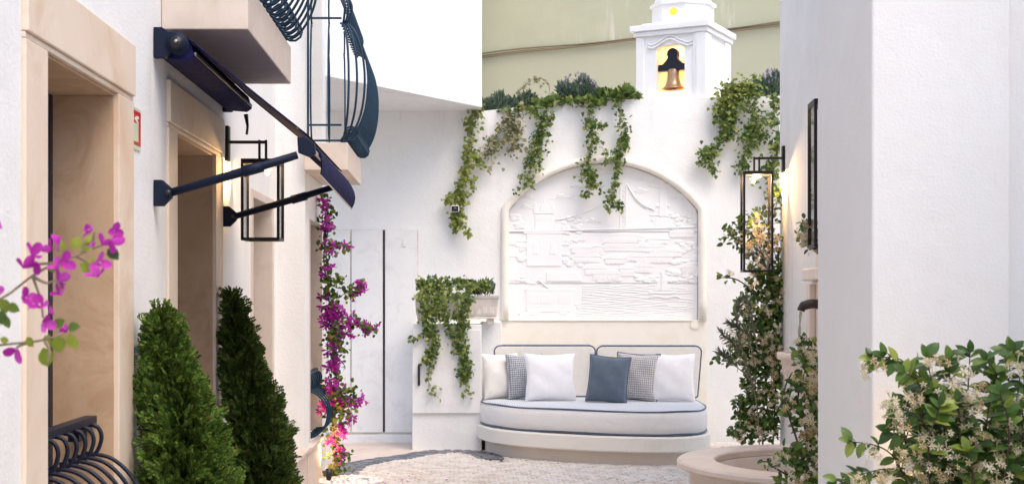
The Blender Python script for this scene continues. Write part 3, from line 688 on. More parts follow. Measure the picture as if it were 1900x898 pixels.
rp(rect(971,426,1046,434), 0.032, 'battlement', par=tw); rp(rect(992,398,1026,427), 0.018, 'tower_storey', par=tw)
rp([(990,397),(1028,397),(1028,392),(990,392)], 0.026, 'tower_cornice', par=tw)
rp([(1001,392),(1018,392),(1016,382),(1011,376),(1010,366),(1009,376),(1003,382)], 0.022, 'tower_dome', par=tw)
for xx in (993, 1025): rp([(xx-4,392),(xx+4,392),(xx+3,382),(xx,374),(xx-3,382)], 0.022, 'turret', par=tw)
for xx in (993, 1026): rp([(xx-6,472),(xx+6,472),(xx+5,452),(xx,446),(xx-5,452)], 0.032, 'tower_window', par=tw)
for k in range(11): rp(rect(972+k*7,421,976+k*7,427), 0.028, 'merlon', 0.001, tw)
for k in range(6): rp(rect(995+k*5.2,404,998+k*5.2,410), 0.024, 'tower_slot', 0.001, tw)
br = rp(rect(1149,341,1153,424), 0.018, 'bridge'); rp(rect(1160,341,1164,424), 0.018, 'pylon_leg', par=br)
for k in range(8):
    y_ = 350+k*9.5; rp([(1151,y_+2),(1163,y_+8),(1163,y_+5.5),(1151,y_-.5)], 0.012, 'brace', 0.001, br); rp(rect(1151,y_+8.2,1162,y_+9.6), 0.013, 'brace', 0.001, br)
def rline(pts, r, name, par=None, d=0.006):
    pts = [(q2(*p)[0], YR-d, q2(*p)[1]) for p in pts]; return MB().tube(catmull(pts, 4), r, 6).build(name, M['relief'], par or rel, True, local=par is not None)
rline([(1163,342),(1175,362),(1190,378),(1210,388),(1214,390)], 0.008, 'bridge_cable', br); rline([(1150,342),(1128,368),(1095,390),(1050,405),(1030,408)], 0.005, 'bridge_cable', br)
rline([(1163,342),(1180,372),(1200,387)], 0.004, 'bridge_cable', br)
rline([(945,430),(1040,428),(1100,426),(1200,424),(1296,421)], 0.007, 'horizon_ridge')
cr = rp([(1222,402),(1238,402),(1235,346),(1225,346)], 0.024, 'monument')
rp([(1204,346),(1204,341),(1224,344),(1236,344),(1246,340),(1246,346),(1237,350),(1223,350)], 0.03, 'monument_arms', par=cr)
mb = MB(); rblob(1230,338,4.5,5.5,0.03,mb); mb.build('monument_head', M['relief'], cr, True, local=True)
rp([(1212,424),(1248,424),(1243,404),(1217,404)], 0.018, 'pedestal', par=cr); rp([(1216,384),(1244,384),(1241,378),(1219,378)], 0.028, 'monument_band', par=cr)
def rhouse(x, y, w, h, rh, sk=6, rows=1):
    o = rp(rect(x,y-h,x+w,y), 0.018, 'relief_house', 0.002); rp([(x-3,y-h+1),(x+w+3,y-h+1),(x+w-sk-2,y-h-rh),(x+sk+2,y-h-rh)], 0.026, 'relief_roof', 0.002, par=o)
    nw = int(w/7.5); mm = MB()
    for r_ in range(rows):
        for k in range(nw):
            xx = x+4+k*(w-4)/nw; yy_ = y-h+4+r_*9
            a = q2(xx, yy_+5); b = q2(xx+3, yy_); mm.box(a[0], b[0], YR-0.0115, YR-0.005, a[1], b[1])
    stuff(mm.build('relief_windows', M['relief'], o, local=True))
for a in [(1062,488,52,12,7),(1120,466,64,16,10),(1180,468,54,10,7),(1095,472,24,14,4),(1085,510,42,12,8),(1122,490,44,10,7),(1150,512,28,14,9),(1175,506,34,12,10),(1200,488,48,12,8),(1160,484,40,8,7),
          (1100,520,50,12,8),(1130,446,60,8,5),(1200,452,40,8,5),(1242,440,46,8,5),(1265,508,30,12,8),(1225,476,40,9,6),(1060,470,36,10,5)]: rhouse(*a)
rp([(1014,522),(1080,522),(1072,505),(1014,505)], 0.02, 'quay_building')
mb = MB()
random.seed(4)
for (x0, x1, y0, y1, n_, s0) in [(946,978,400,424,16,6),(946,974,440,482,14,8),(1040,1085,400,428,16,6),(1045,1085,430,500,26,6),(1205,1296,395,425,36,5),(1240,1296,448,490,26,7),(1235,1296,500,522,22,7),(946,1010,514,526,12,6),(1110,1150,514,522,8,7),(1170,1230,512,522,14,6),(946,990,580,592,10,6)]:
    for _ in range(n_): rblob(random.uniform(x0+3,x1-3), random.uniform(y0,y1), random.uniform(s0*.8,s0*1.5), random.uniform(s0*.45,s0*.75), random.uniform(.010,.020), mb)
o = mb.build('tree_clumps', M['relief'], rel, True); stuff(o)
for (x, y, w) in [(1044,366,16),(1190,355,14),(1266,366,16),(1100,410,13),(980,365,9),(1070,345,13),(1200,332,14),(1120,322,18),(975,384,9),(1275,400,14)]:
    mb = MB(); rblob(x,y,w,3.0,0.010,mb); rblob(x-w*.2,y-3,w*.45,3.6,0.014,mb); rblob(x+w*.35,y-1.5,w*.35,2.5,.012,mb); mb.build('cloud', M['relief'], rel, True)
    rline([(x-w*1.5,y+2.5),(x,y+3.2),(x+w*1.6,y+2.2)], 0.0035, 'cloud_line', d=0.001)
for k in range(15):
    y = 530+k*4.2; x0 = random.choice((1065, 1080, 950 if k < 1 else 1070)); x1 = random.uniform(1230, 1292)
    rline([(x0+(x1-x0)*t/18, y+1.3*math.sin(t*1.1+k)) for t in range(19)], 0.0042, 'wave_line', d=0.001)
bt = rp([(1206,545),(1250,545),(1256,541),(1202,541)], 0.026, 'relief_boat')
rp([(1228,539),(1246,539),(1229,506)], 0.018, 'sail', 0.002, bt); rp([(1226,539),(1212,539),(1226,512)], 0.016, 'sail', 0.002, bt); rp(rect(1226.5,503,1228.2,541), 0.022, 'mast', 0.001, bt)
rline([(1205,552),(1220,550),(1235,553),(1250,550),(1262,552)], 0.006, 'wave_line', bt)
tr = rp([(976,575),(980,579),(1058,579),(1062,574),(1062,540),(1058,537),(980,537),(976,541)], 0.014, 'tram')
for (a, b) in ((982,1000),(1003,1022),(1036,1058)): rp(rect(a,546,b,563), 0.020, 'tram_window', 0.002, tr)
rp(rect(974,536,1064,540), 0.024, 'tram_roof', par=tr); rp(rect(980,567,1058,570), 0.022, 'tram_trim', 0.001, tr); rp(rect(1027,543,1031,577), 0.022, 'tram_post', 0.001, tr)
rline([(1018,535),(1002,522),(998,519)], 0.007, 'tram_pole', tr)
for xx in (990, 1040): rp([(xx,584),(xx+10,584),(xx+12,579),(xx-2,579)], 0.02, 'tram_wheel', par=tr)
random.seed(21)

# flush white doors in the back wall at the left
cb = thing('cupboard_doors', 'flush white double doors in the left corner of the back wall', 'door', (-0.85, YB, 0))
def B(px): return (px-VX)*YB/F
zt_, zb_ = EYE+(VY-427)*YB/F, EYE+(VY-801)*YB/F
MB().box(B(604),B(776),YB-0.010,YB-0.001,zb_-0.02,zt_+0.006).build('frame', M['trough'], cb)
MB().box(B(711),B(714),YB-0.016,YB-0.0105,zb_,zt_).build('dark_gap', M['navy_dark'], cb)
MB().box(B(600),B(650),YB-0.032,YB-0.011,zb_,zt_).build('side_panel', M['door_white'], cb, bevel=0.002)
MB().box(B(653),B(710),YB-0.034,YB-0.011,zb_,zt_).build('door_leaf', M['door_white'], cb, bevel=0.002)
MB().box(B(715),B(774),YB-0.032,YB-0.011,zb_,zt_).build('door_leaf', M['door_white'], cb, bevel=0.002)
MB().box(B(600),B(776),YB-0.05,YB-0.001,-0.01,zb_-0.021).build('threshold', M['door_white'], cb, bevel=0.004)
MB().box(B(747),B(753),YB-0.04,YB-0.032,2.04,2.13).build('vent_cover', M['door_white'], cb, bevel=0.003)

# block overhanging the corner
pb = thing('overhanging_storey', 'blank white upper storey jutting over the back left corner', 'building', (-1.0, 14, 3.46))
MB().prism([(-1.16,12.385),(0.245,14.42),(0.245,18.4),(-2.4,18.4),(-2.4,12.385)], 3.462, 7.3).build('wall', M['white'], pb, bevel=0.006)
MB().prism([(-1.14,12.385),(0.275,14.40),(0.275,18.4),(-2.4,18.4),(-2.4,12.385)], 7.302, 7.42).build('coping', M['slab'], pb)

# olive building far behind
ob = thing('olive_building', 'pale olive rendered house wall rising behind the garden wall', 'building', (4, 18.8, 0))
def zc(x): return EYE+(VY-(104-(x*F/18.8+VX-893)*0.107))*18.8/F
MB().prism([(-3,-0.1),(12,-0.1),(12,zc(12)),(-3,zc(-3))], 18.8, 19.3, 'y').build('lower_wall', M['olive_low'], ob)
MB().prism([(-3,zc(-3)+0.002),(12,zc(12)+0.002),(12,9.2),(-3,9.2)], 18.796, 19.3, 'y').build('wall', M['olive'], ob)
MB().box(-3.2,12.2,18.55,19.5,9.2,9.4).build('eaves', M['slab'], ob)
for k, dz in enumerate((0.0, 0.022, -0.018)):
    pts = [(x, 18.765-0.012*k, zc(x)+dz*(1+0.5*math.sin(x*1.3+k))-0.018*math.sin((x+3)*math.pi/1.9)**2) for x in np.arange(-2.9, 12, 0.25)]
    o = MB().tube(pts, 0.011, 6).build('cable', M['cable'], ob, True)

# ================================================================== RIGHT BUILDINGS
def rwx(Y): return 2.64+(Y-11.5)*0.10
lh = thing('lane_light_blocker', 'unseen white house wall added on the right behind the camera to block light', 'house', (3.2,-1,0))
MB().box(2.9,7.0,-7.0,4.9,-0.02,4.2).build('wall', M['white'], lh, bevel=0.01)  # unseen block added to cut the light on the near surfaces
eh = thing('end_light_blocker', 'unseen white house added behind the camera to block light', 'house', (0,-13,0))
MB().box(-4.0,7.0,-15.0,-12.2,-0.02,6.0).build('wall', M['white'], eh, bevel=0.01)  # out of view, added to lower the light on camera-facing surfaces
MB().box(-4.1,7.1,-15.1,-12.1,6.003,6.2).build('cornice', M['slab'], eh)
MB().box(2.85,7.0,-7.0,4.9,4.203,4.35).build('cornice', M['slab'], lh)
rb = thing('corner_house', 'plain white house wall at right carrying the lanterns and wall fountain', 'house', (2.4, 9, 0))
MB().prism([(rwx(11.5),11.5),(rwx(6.0),6.0),(6.5,6.0),(6.5,11.5)], -0.02, 5.4).build('wall', M['white'], rb, bevel=0.008)
MB().prism([(rwx(11.5)-0.05,11.55),(rwx(6.0)-0.05,6.0),(6.5,6.0),(6.5,11.55)], 5.403, 5.55).build('cornice', M['slab'], rb)
pl = thing('white_pillar', 'thick rough stuccoed white pillar nearest the camera at right', 'pillar', (1.7, 5.3, 0))
MB().box(1.477,1.972,5.0,5.76,-0.02,4.4).build('shaft', M['rough_white'], pl, bevel=0.010, seg=3)
MB().box(1.45,2.0,4.97,5.79,4.403,4.55).build('cap', M['slab'], pl)
nw = thing('side_wall', 'rough white wall set back behind the pillar at the right edge', 'wall', (3, 5.25, 0))
MB().box(1.975,5.5,5.06,5.75,-0.02,4.2).build('wall_face', M['rough_white'], nw, bevel=0.008)
MB().box(1.975,5.5,5.03,5.78,4.203,4.3).build('coping', M['slab'], nw)

# ================================================================== BELL TOWER
bt_ = thing('bell_tower', 'small white bell turret with lit arched niche above the garden wall', 'bell tower', (2.60, 14.75, 3.40), R(-28))
# local frame: origin at near right corner; x runs along the front to the left (negative), y into depth
WT, DT, HT = 0.76, 0.86, 0.905
ha, hb, hz0, hz1 = -0.545, -0.225, 0.305, 0.745
def lb_(mb, name, mat, **k): return mb.build(name, M[mat] if isinstance(mat, str) else mat, bt_, local=True, **k)
def fx(x): return x
m = MB(); xs_ = [-WT, ha]+[ha+(hb-ha)*i/10 for i in range(1,10)]+[hb, 0]
def hz(x): t = (x-(ha+hb)/2)/((hb-ha)/2); return hz1-0.0+0.055*math.sqrt(max(0,1-t*t))
for a, b in zip(xs_, xs_[1:]):
    if ha-1e-6 <= a and b <= hb+1e-6:
        m.quad((a,0,-0.2),(b,0,-0.2),(b,0,hz0),(a,0,hz0)); m.quad((a,0,hz(a)),(b,0,hz(b)),(b,0,HT),(a,0,HT))
        m.quad((a,0,hz(a)),(b,0,hz(b)),(b,0.30,hz(b)),(a,0.30,hz(a))); m.quad((a,0,hz0),(b,0,hz0),(b,0.30,hz0),(a,0.30,hz0)); m.quad((a,0.30,hz0),(b,0.30,hz0),(b,0.30,hz(b)),(a,0.30,hz(a)))
    else: m.quad((a,0,-0.2),(b,0,-0.2),(b,0,HT),(a,0,HT))
for x in (ha, hb): m.quad((x,0,hz0),(x,0.30,hz0),(x,0.30,hz(x)),(x,0,hz(x)))
m.quad((0,0,-0.2),(0,DT,-0.2),(0,DT,HT),(0,0,HT)); m.quad((-WT,0,-0.2),(-WT,DT,-0.2),(-WT,DT,HT),(-WT,0,HT)); m.quad((0,DT,-0.2),(-WT,DT,-0.2),(-WT,DT,HT),(0,DT,HT)); m.quad((0,0,HT),(0,DT,HT),(-WT,DT,HT),(-WT,0,HT))
weld(lb_(m, 'body', 'smooth_white'))
for a, b in ((-WT-0.006,-WT+0.085),(-0.125,-0.035)): lb_(MB().box(a,b,-0.018,-0.001,-0.1,HT-0.002), 'pilaster', 'smooth_white', bevel=0.004)
lb_(MB().box(-WT+0.087,-0.127,-0.009,-0.001,hz0-0.11,hz0-0.04), 'niche_apron', 'smooth_white', bevel=0.003)
lb_(MB().box(-0.09,0.018,-0.03,0.16,-0.1,HT-0.002), 'corner_pier', 'smooth_white', bevel=0.004)
lb_(MB().box(0.001,0.018,DT-0.20,DT,-0.1,HT-0.002), 'pilaster', 'smooth_white', bevel=0.004)
lb_(MB().box(-WT-0.03,0.035,-0.04,DT+0.03,HT,HT+0.05), 'cornice', 'smooth_white', bevel=0.006)
lb_(MB().box(-WT-0.06,0.06,-0.07,DT+0.06,HT+0.052,HT+0.115), 'cornice_top', 'smooth_white', bevel=0.006)
lb_(MB().box(-WT+0.04,-0.02,0.04,DT-0.02,HT+0.117,HT+0.15), 'upper_step', 'smooth_white', bevel=0.006)
cx_ = (ha+hb)/2
for dz, r_ in ((0.0,0.010),(0.035,0.008)):
    pts = [(cx_-0.245,-0.012,hz1+0.045+dz),(cx_-0.20,-0.014,hz1+0.03+dz),(cx_-0.12,-0.016,hz1+0.06+dz),(cx_,-0.018,hz1+0.115+dz),(cx_+0.12,-0.016,hz1+0.06+dz),(cx_+0.20,-0.014,hz1+0.03+dz),(cx_+0.245,-0.012,hz1+0.045+dz)]
    lb_(MB().tube(catmull(pts,6), r_, 8), 'scroll_moulding', 'smooth_white', smooth=True)
oc = MB(); RO = 0.335; ocx, ocy = -WT/2, DT/2-0.03
oc.lathe([(RO,HT+0.15),(RO,HT+0.345),(RO+0.025,HT+0.35),(RO+0.025,HT+0.385),(RO-0.02,HT+0.39),(RO*0.85,HT+0.50),(RO*0.6,HT+0.60),(RO*0.3,HT+0.67),(0.001,HT+0.69)], ocx, ocy, 8, a0=R(22.5), a1=R(382.5)); weld(lb_(oc, 'drum', 'smooth_white'))
# oculus on the front face of drum
lb_(MB().lathe([(0.001,0),(0.042,0),(0.042,0.01),(0.001,0.01)],0,0,24), 'oculus', 'oculus')
oo = bpy.data.objects['oculus']; oo.matrix_parent_inverse = Matrix.Translation((ocx-0.0, ocy-RO*math.cos(R(22.5))-0.006, HT+0.262)) @ Matrix.Rotation(R(-90),4,'X') @ Matrix.Scale(1.0,4)
lb_(MB().lathe([(0.043,-0.003),(0.056,-0.003),(0.056,0.014),(0.043,0.014)],0,0,24,close=True), 'oculus_ring', 'smooth_white')
oo = bpy.data.objects['oculus_ring']; oo.matrix_parent_inverse = Matrix.Translation((ocx, ocy-RO*math.cos(R(22.5))-0.006, HT+0.262)) @ Matrix.Rotation(R(-90),4,'X')
# bell + yoke
bell = thing('bell', 'bronze bell hanging on a dark wooden yoke inside the lit niche', 'bell')
bell.matrix_world = Matrix.Translation((2.60,14.75,3.40)) @ Matrix.Rotation(R(-28),4,'Z')
bell.location = (2.60,14.75,3.40); bell.rotation_euler = (0,0,R(-28))
bc = (cx_, 0.10)
MB().lathe([(0.001,0.555),(0.055,0.55),(0.062,0.535),(0.064,0.48),(0.070,0.43),(0.085,0.385),(0.110,0.355),(0.125,0.345),(0.122,0.338),(0.100,0.345),(0.075,0.38),(0.055,0.45),(0.045,0.53),(0.001,0.54)], bc[0], bc[1], 32).build('bell_body', M['bronze'], bell, True, local=True)
MB().tube([(bc[0],bc[1],0.5),(bc[0],bc[1],0.36)],0.007,8).blob((bc[0],bc[1],0.35),(0.016,0.016,0.02)).build('clapper', M['bronze'], bell, True, local=True)
yk = [(ha,0.535),(hb,0.535),(hb,0.60),(hb-0.05,0.605),(cx_+0.07,0.645),(cx_+0.055,0.665)]
for k in range(9):
    a = R(-35+250*k/8); yk.append((cx_+0.062*math.cos(a), 0.715+0.062*math.sin(a)))
yk += [(cx_-0.055,0.665),(cx_-0.07,0.645),(ha+0.05,0.605),(ha,0.60)]
MB().prism([(a+(0.002 if a == ha else (-0.002 if a == hb else 0)), b) for a, b in yk], 0.06, 0.14, 'y').build('yoke', M['navy_dark'], bell, local=True, bevel=0.004)
def point(name, loc, e, col, r=0.03, parent=None):
    l = bpy.data.lights.new(name, 'POINT'); l.energy = e; l.color = col; l.shadow_soft_size = r
    o = bpy.data.objects.new(name, l); COL.objects.link(o); o.location = loc
    if parent: o.parent = parent
    return o
WARM = (1.0, 0.60, 0.24)
point('niche_light', (cx_, 0.22, 0.74), 0.75, (1.0,0.50,0.13), 0.03, bt_)
point('niche_light', (cx_, 0.22, 0.37), 0.6, (1.0,0.56,0.18), 0.03, bt_)

# ================================================================== LANTERNS
def lantern(label, loc, rotz, w, h, side, arm, energy, top_drop=0.10):
    """origin: wall point of the bracket plate; x = away from the wall (side=+1 to +x)"""
    t = thing('wall_lantern', label, 'lantern', loc, rotz, 'black box lanterns on wall brackets'); s = side
    def xb(a, b): return (a, b) if a < b else (b, a)
    a, b = xb(0.001*s, 0.022*s); MB().box(a,b,-0.035,0.035,-0.105,0.105).build('wall_plate', M['lantern'], t, local=True, bevel=0.003)
    cx = s*arm; a, b = xb(0.022*s, cx-s*0.05); c, d = xb(0.022*s, cx+s*0.018)
    MB().box(c,d,-0.008,0.008,0.0,0.018).build('bracket_arm', M['lantern'], t, local=True)
    zt = -top_drop; hw = w/2
    for dx in (-0.02, 0.02): MB().box(cx+dx-0.007,cx+dx+0.007,-0.007,0.007,zt,0.022).build('hanger', M['lantern'], t, local=True)
    MB().box(cx-hw,cx+hw,-hw,hw,zt-0.028,zt).build('top_cap', M['lantern'], t, local=True, bevel=0.002)
    for sx in (-1,1):
        for sy in (-1,1):
            x0, x1 = sorted((cx+sx*hw, cx+sx*(hw-0.016))); y0, y1 = sorted((sy*hw, sy*(hw-0.016)))
            MB().box(x0,x1,y0,y1,zt-h,zt-0.028).build('corner_post', M['lantern'], t, local=True)
    fr = MB()
    for sy in (-1,1): y0, y1 = sorted((sy*hw, sy*(hw-0.016))); fr.box(cx-hw+0.016,cx+hw-0.016,y0,y1,zt-h,zt-h+0.016)
    for sx in (-1,1): x0, x1 = sorted((cx+sx*hw, cx+sx*(hw-0.016))); fr.box(x0,x1,-hw+0.016,hw-0.016,zt-h,zt-h+0.016)
    fr.build('bottom_frame', M['lantern'], t, local=True)
    for sy in (-1,1): MB().box(cx-hw+0.017,cx+hw-0.017,sy*(hw-0.009)-0.001,sy*(hw-0.009)+0.001,zt-h+0.017,zt-0.029).build('pane', M['pane'], t, local=True)
    for sx in (-1,1): MB().box(cx+sx*(hw-0.009)-0.001,cx+sx*(hw-0.009)+0.001,-hw+0.017,hw-0.017,zt-h+0.017,zt-0.029).build('pane', M['pane'], t, local=True)
    MB().lathe([(0.001,zt-0.045),(0.03,zt-0.045),(0.035,zt-0.03),(0.001,zt-0.0285)],cx,0,20).build('lamp', M['bulb'], t, local=True, smooth=True)
    point('lantern_light', (cx, 0, zt-0.060), energy, WARM, 0.012, t)
    return t
lantern('left black box lantern hanging beside the awning arms', (-1.40,8.45,2.44), 0, 0.23, 0.485, 1, 0.222, 5.0)
ANG = math.atan(0.10)
lantern('tall black box lantern over the climbing jasmine at right', (rwx(11.2),11.2,2.615), -ANG, 0.235, 0.80, -1, 0.22, 17.0)
lantern('nearer right lantern half hidden by the white pillar', (rwx(7.45),7.45,2.66), -ANG, 0.235, 0.78, -1, 0.235, 1.5)

# ================================================================== SECURITY CAMERA
sc_ = thing('security_camera', 'small white security camera with black face on the back wall below golden ivy', 'security camera', (-0.02,14.69,2.43))
MB().lathe([(0.001,0),(0.04,0),(0.04,0.03),(0.001,0.03)],0,0,20).build('mount', M['smooth_white'], sc_, True, local=True).rotation_euler = (R(90),0,0)
MB().box(-0.055,0.03,-0.15,-0.03,-0.035,0.035).build('housing', M['smooth_white'], sc_, local=True, bevel=0.012)
MB().box(-0.048,0.023,-0.158,-0.151,-0.03,0.028).build('face', M['black'], sc_, local=True, bevel=0.003)
MB().lathe([(0.001,0),(0.016,0),(0.013,0.01),(0.001,0.008)],0,0,16).build('lens', M['glass'], sc_, True, local=True)
bpy.data.objects['lens'].matrix_parent_inverse = Matrix.Translation((-0.012,-0.159,0.0)) @ Matrix.Rotation(R(90),4,'X')

# ================================================================== METER CABINET + PLANTER
cbx = thing('masonry_cabinet', 'white masonry cabinet with a black handle beside the sofa', 'cabinet', (-0.1,13.9,0))
MB().box(-0.455,0.235,13.92,YB-0.002,-0.02,1.24).build('body', M['white'], cbx, bevel=0.006)
MB().box(0.237,0.445,14.25,YB-0.002,-0.02,1.262).build('side_block', M['white'], cbx, bevel=0.006)
MB().box(-0.452,0.225,13.895,13.918,0.365,1.19).build('door', M['door_white'], cbx, bevel=0.003)
hd = MB().tube(catmull([(-0.388,13.89,0.84),(-0.39,13.865,0.83),(-0.39,13.865,0.66),(-0.388,13.89,0.65)],4),0.009,8).box(-0.40,-0.376,13.884,13.896,0.645,0.845)
hd.build('handle', M['black'], cbx, True)
tg = thing('stone_trough', 'pale fluted stone planter trough on top of the white cabinet', 'planter', (-0.02,14.2,1.242))
def trough_ring(x0,x1,y0,y1,z): return [(x0,y0,z),(x1,y0,z),(x1,y1,z),(x0,y1,z)]
tm = MB(); tx0, tx1, ty0, ty1 = -0.42, 0.39, 14.05, 14.38
lv = [(0.02,0.055),(0.0,0.06),(0.012,0.075),(0.0,0.09),(-0.012,0.25),(-0.022,0.262),(-0.03,0.29),(0.02,0.29),(0.03,0.22)]
for ins, z in lv: tm.v += trough_ring(tx0+ins,tx1-ins,ty0+ins,ty1-ins,1.242+z)
for k in range(len(lv)-1):
    for j in range(4): tm.f.append((k*4+j,k*4+(j+1)%4,k*4+4+(j+1)%4,k*4+4+j))
tm.f.append((0,3,2,1)); tm.build('trough_body', M['trough'], tg, bevel=0.004)
for x in (tx0+0.03, tx1-0.10):
    for y in (ty0+0.03, ty1-0.10): MB().box(x,x+0.07,y,y+0.07,1.242,1.301).build('foot', M['trough'], tg, bevel=0.006)
for k in range(11):
    x = tx0+0.03+k*0.07
    MB().box(x,x+0.05,ty0-0.006,ty0+0.01,1.345,1.475).build('flute', M['trough'], tg, bevel=0.006)
MB().box(tx0+0.035,tx1-0.035,ty0+0.035,ty1-0.035,1.40,1.50).build('soil', M['soil'], tg)

# ================================================================== SOFA BENCH
bn = thing('curved_bench', 'built-in cream masonry bench with curved front carrying the sofa cushions', 'bench', (1.35,13.6,0))
front_pts = [(0.25,14.60),(0.25,13.95),(0.285,13.72),(0.37,13.47),(0.52,13.25),(0.754,13.04),(1.226,12.76),(1.70,12.63),(1.98,12.64),(2.14,12.74),(2.25,12.93),(2.32,13.25),(2.36,13.8),(2.37,14.60)]
fc = [(p.x,p.y) for p in catmull([(a,b,0) for a,b in front_pts], 5)]
def offset(poly, d):
    out = []; n = len(poly); cxp, cyp = 1.35, 14.6
    for i, (x, y) in enumerate(poly):
        a = poly[max(i-1,0)]; b = poly[min(i+1,n-1)]; t = (b[0]-a[0], b[1]-a[1]); l = math.hypot(*t)+1e-9
        out.append((x+t[1]/l*d*-1*-1, y-t[0]/l*d))
    return out
def ring_solid(levels, name, mat, par, bevel=0.0, smooth=False, wall_y=14.60):
    """levels: [(offset, z)] swept around the curve"""
    mm = MB(); n = len(fc)
    for d, z in levels:
        for (x, y) in offset(fc, -d): mm.v.append((x, min(y, wall_y), z))
    L_ = len(levels)
    for k in range(L_-1):
        for i in range(n-1): mm.f.append((k*n+i, k*n+i+1, (k+1)*n+i+1, (k+1)*n+i))
        mm.f.append((k*n+n-1, k*n, (k+1)*n, (k+1)*n+n-1))
    mm.f.append(tuple(range(n))[::-1]); mm.f.append(tuple(range((L_-1)*n, L_*n)))
    return mm.build(name, mat, par, smooth=smooth, bevel=bevel)
def tri(o):
    return o
t0_ = offset(fc, 0.1)
SG = -1 if t0_[40][1] > fc[40][1] else 1     # make positive offset point outwards
def ringS(levels, *a, **k): return ring_solid([(-SG*d, z) for d, z in levels], *a, **k)
ringS([(-0.02,-0.01),(-0.02,0.114)], 'plinth', M['seat_base'], bn, 0.004)
ringS([(0.045,0.116),(0.06,0.128),(0.06,0.245),(0.05,0.26)], 'seat_slab', M['cream'], bn, 0.004)
cu = thing('seat_cushion', 'thick cream curved seat cushion with striped blue top and navy piping', 'cushion', (1.35,13.6,0.262))
ringS([(0.00,0.268),(0.025,0.285),(0.035,0.34),(0.035,0.42),(0.025,0.468),(0.008,0.484)], 'cushion_side', M['fab_seat'], cu, smooth=True)
ringS([(0.000,0.4845),(-0.03,0.494),(-0.10,0.498)], 'striped_top', M['ticking'], cu, smooth=False)
for z, r_, d_ in ((0.482,0.0085,0.018),(0.275,0.010,0.022)):
    MB().tube([(x,y,z+0.004*math.sin(i*0.5)) for i,(x,y) in enumerate(offset(fc, SG*d_))], r_, 7).build('piping', M['fab_pipe'], cu, True)

def pad(name, mat, w, h, t, parent, round_=0.3, puff=1.0, n=18, m_=18, seed=1, box=0.0, local=True, pinch=0.07, power=0.42):
    """soft square pad in local x (width) z (height) y (thickness), centred, base at z=0"""
    rnd = random.Random(seed); ph = [rnd.uniform(0,6.28) for _ in range(6)]
    mm = MB()
    for s in (-1, 1):
        for i in range(n+1):
            for j in range(m_+1):
                u = -1+2*i/n; v = -1+2*j/m_
                u_ = math.sin(u*math.pi/2)*0.4+u*0.6; v_ = math.sin(v*math.pi/2)*0.4+v*0.6
                k = max(0,(1-abs(u_)**2.4))*max(0,(1-abs(v_)**2.4)); th = t*0.5*(box+(1-box)*k**power)
                sx = 1-pinch*(1-abs(v_)**2)*abs(u_)**2; sz = 1-pinch*(1-abs(u_)**2)*abs(v_)**2
                if box > 0:
                    rr = 0.0
                wr = 0.007*math.sin(5*u_+ph[0]+2*v_)*math.sin(4*v_+ph[1])*k + 0.004*math.sin(11*u_*v_+ph[2])*k + 0.010*max(0,abs(u_*v_)-0.35)*math.sin(14*(u_-v_*(1 if u_*v_>0 else -1))+ph[3])
                mm.v.append((u_*w/2*sx, s*(th+wr*puff), h/2+v_*h/2*sz))
    N1 = (n+1)*(m_+1)
    for s in (0, 1):
        for i in range(n):
            for j in range(m_):
                a = s*N1+i*(m_+1)+j; q = (a,a+m_+1,a+m_+2,a+1); mm.f.append(q if s else q[::-1])
    edge = [(i,0) for i in range(n)]+[(n,j) for j in range(m_)]+[(i,m_) for i in range(n,0,-1)]+[(0,j) for j in range(m_,0,-1)]
    for k in range(len(edge)):
        a = edge[k]; b = edge[(k+1)%len(edge)]; ia = a[0]*(m_+1)+a[1]; ib = b[0]*(m_+1)+b[1]; mm.f.append((ia,ib,N1+ib,N1+ia))
    o = mm.build(name, mat, parent, True, local=local); bm = bmesh.new(); bm.from_mesh(o.data); bmesh.ops.remove_doubles(bm, verts=bm.verts, dist=1e-4); bm.to_mesh(o.data); bm.free()
    ss = o.modifiers.new('sub','SUBSURF'); ss.levels = 1; ss.render_levels = 1
    outl = [Vector((mm.v[i*(m_+1)+j][0], 0, mm.v[i*(m_+1)+j][2])) for i,j in edge]
    return o, outl
# back cushions
def back_cushion(label, px0, px1, Y, ztopL, ztopR, rotz, seed):
    x0, x1 = (px0-VX)*Y/F, (px1-VX)*Y/F; w = x1-x0
    t = thing('back_cushion', label, 'cushion', ((x0+x1)/2, Y, 0.50), rotz, 'back cushions of the sofa'); H = (ztopL+ztopR)/2-0.50
    m = MB(); c = 0.06; tp = 0.02
    def outline(k): 
        hw, hh = w/2-k, H-k; pts = []
        for (cx2, cz2, a0) in ((hw-c, k+c*0.4, -90),(hw-c, hh-c, 0),(-hw+c, hh-c, 90),(-hw+c, k+c*0.4, 180)):
            rr = c if cz2 > 0.2 else c*0.4
            for q_ in range(6): a = R(a0+90*q_/5); pts.append((cx2+(c-rr)*(1 if cx2>0 else -1)*0+rr*math.cos(a), cz2+rr*math.sin(a)))
        return pts
    prof = [(0.02,-0.075),(0.004,-0.068),(0.0,-0.05),(0.0,0.05),(0.004,0.07),(0.02,0.075)]
    for k, y in prof:
        for (a, b) in outline(k): m.v.append((a, y, b))
    n_ = 24
    for k in range(len(prof)-1):
        for i in range(n_): m.f.append((k*n_+i,k*n_+(i+1)%n_,(k+1)*n_+(i+1)%n_,(k+1)*n_+i))
    m.f.append(tuple(range(n_))); m.f.append(tuple(range((len(prof)-1)*n_, len(prof)*n_)))
    m.build('pad', M['fab_cream'], t, local=True, smooth=False)
    ol = outline(0.004)
    for yy_ in (-0.068, 0.068): MB().tube([(a, yy_, b) for a, b in ol]+[(ol[0][0],yy_,ol[0][1])], 0.0075, 7).build('piping', M['fab_pipe'], t, True, local=True)
    return t
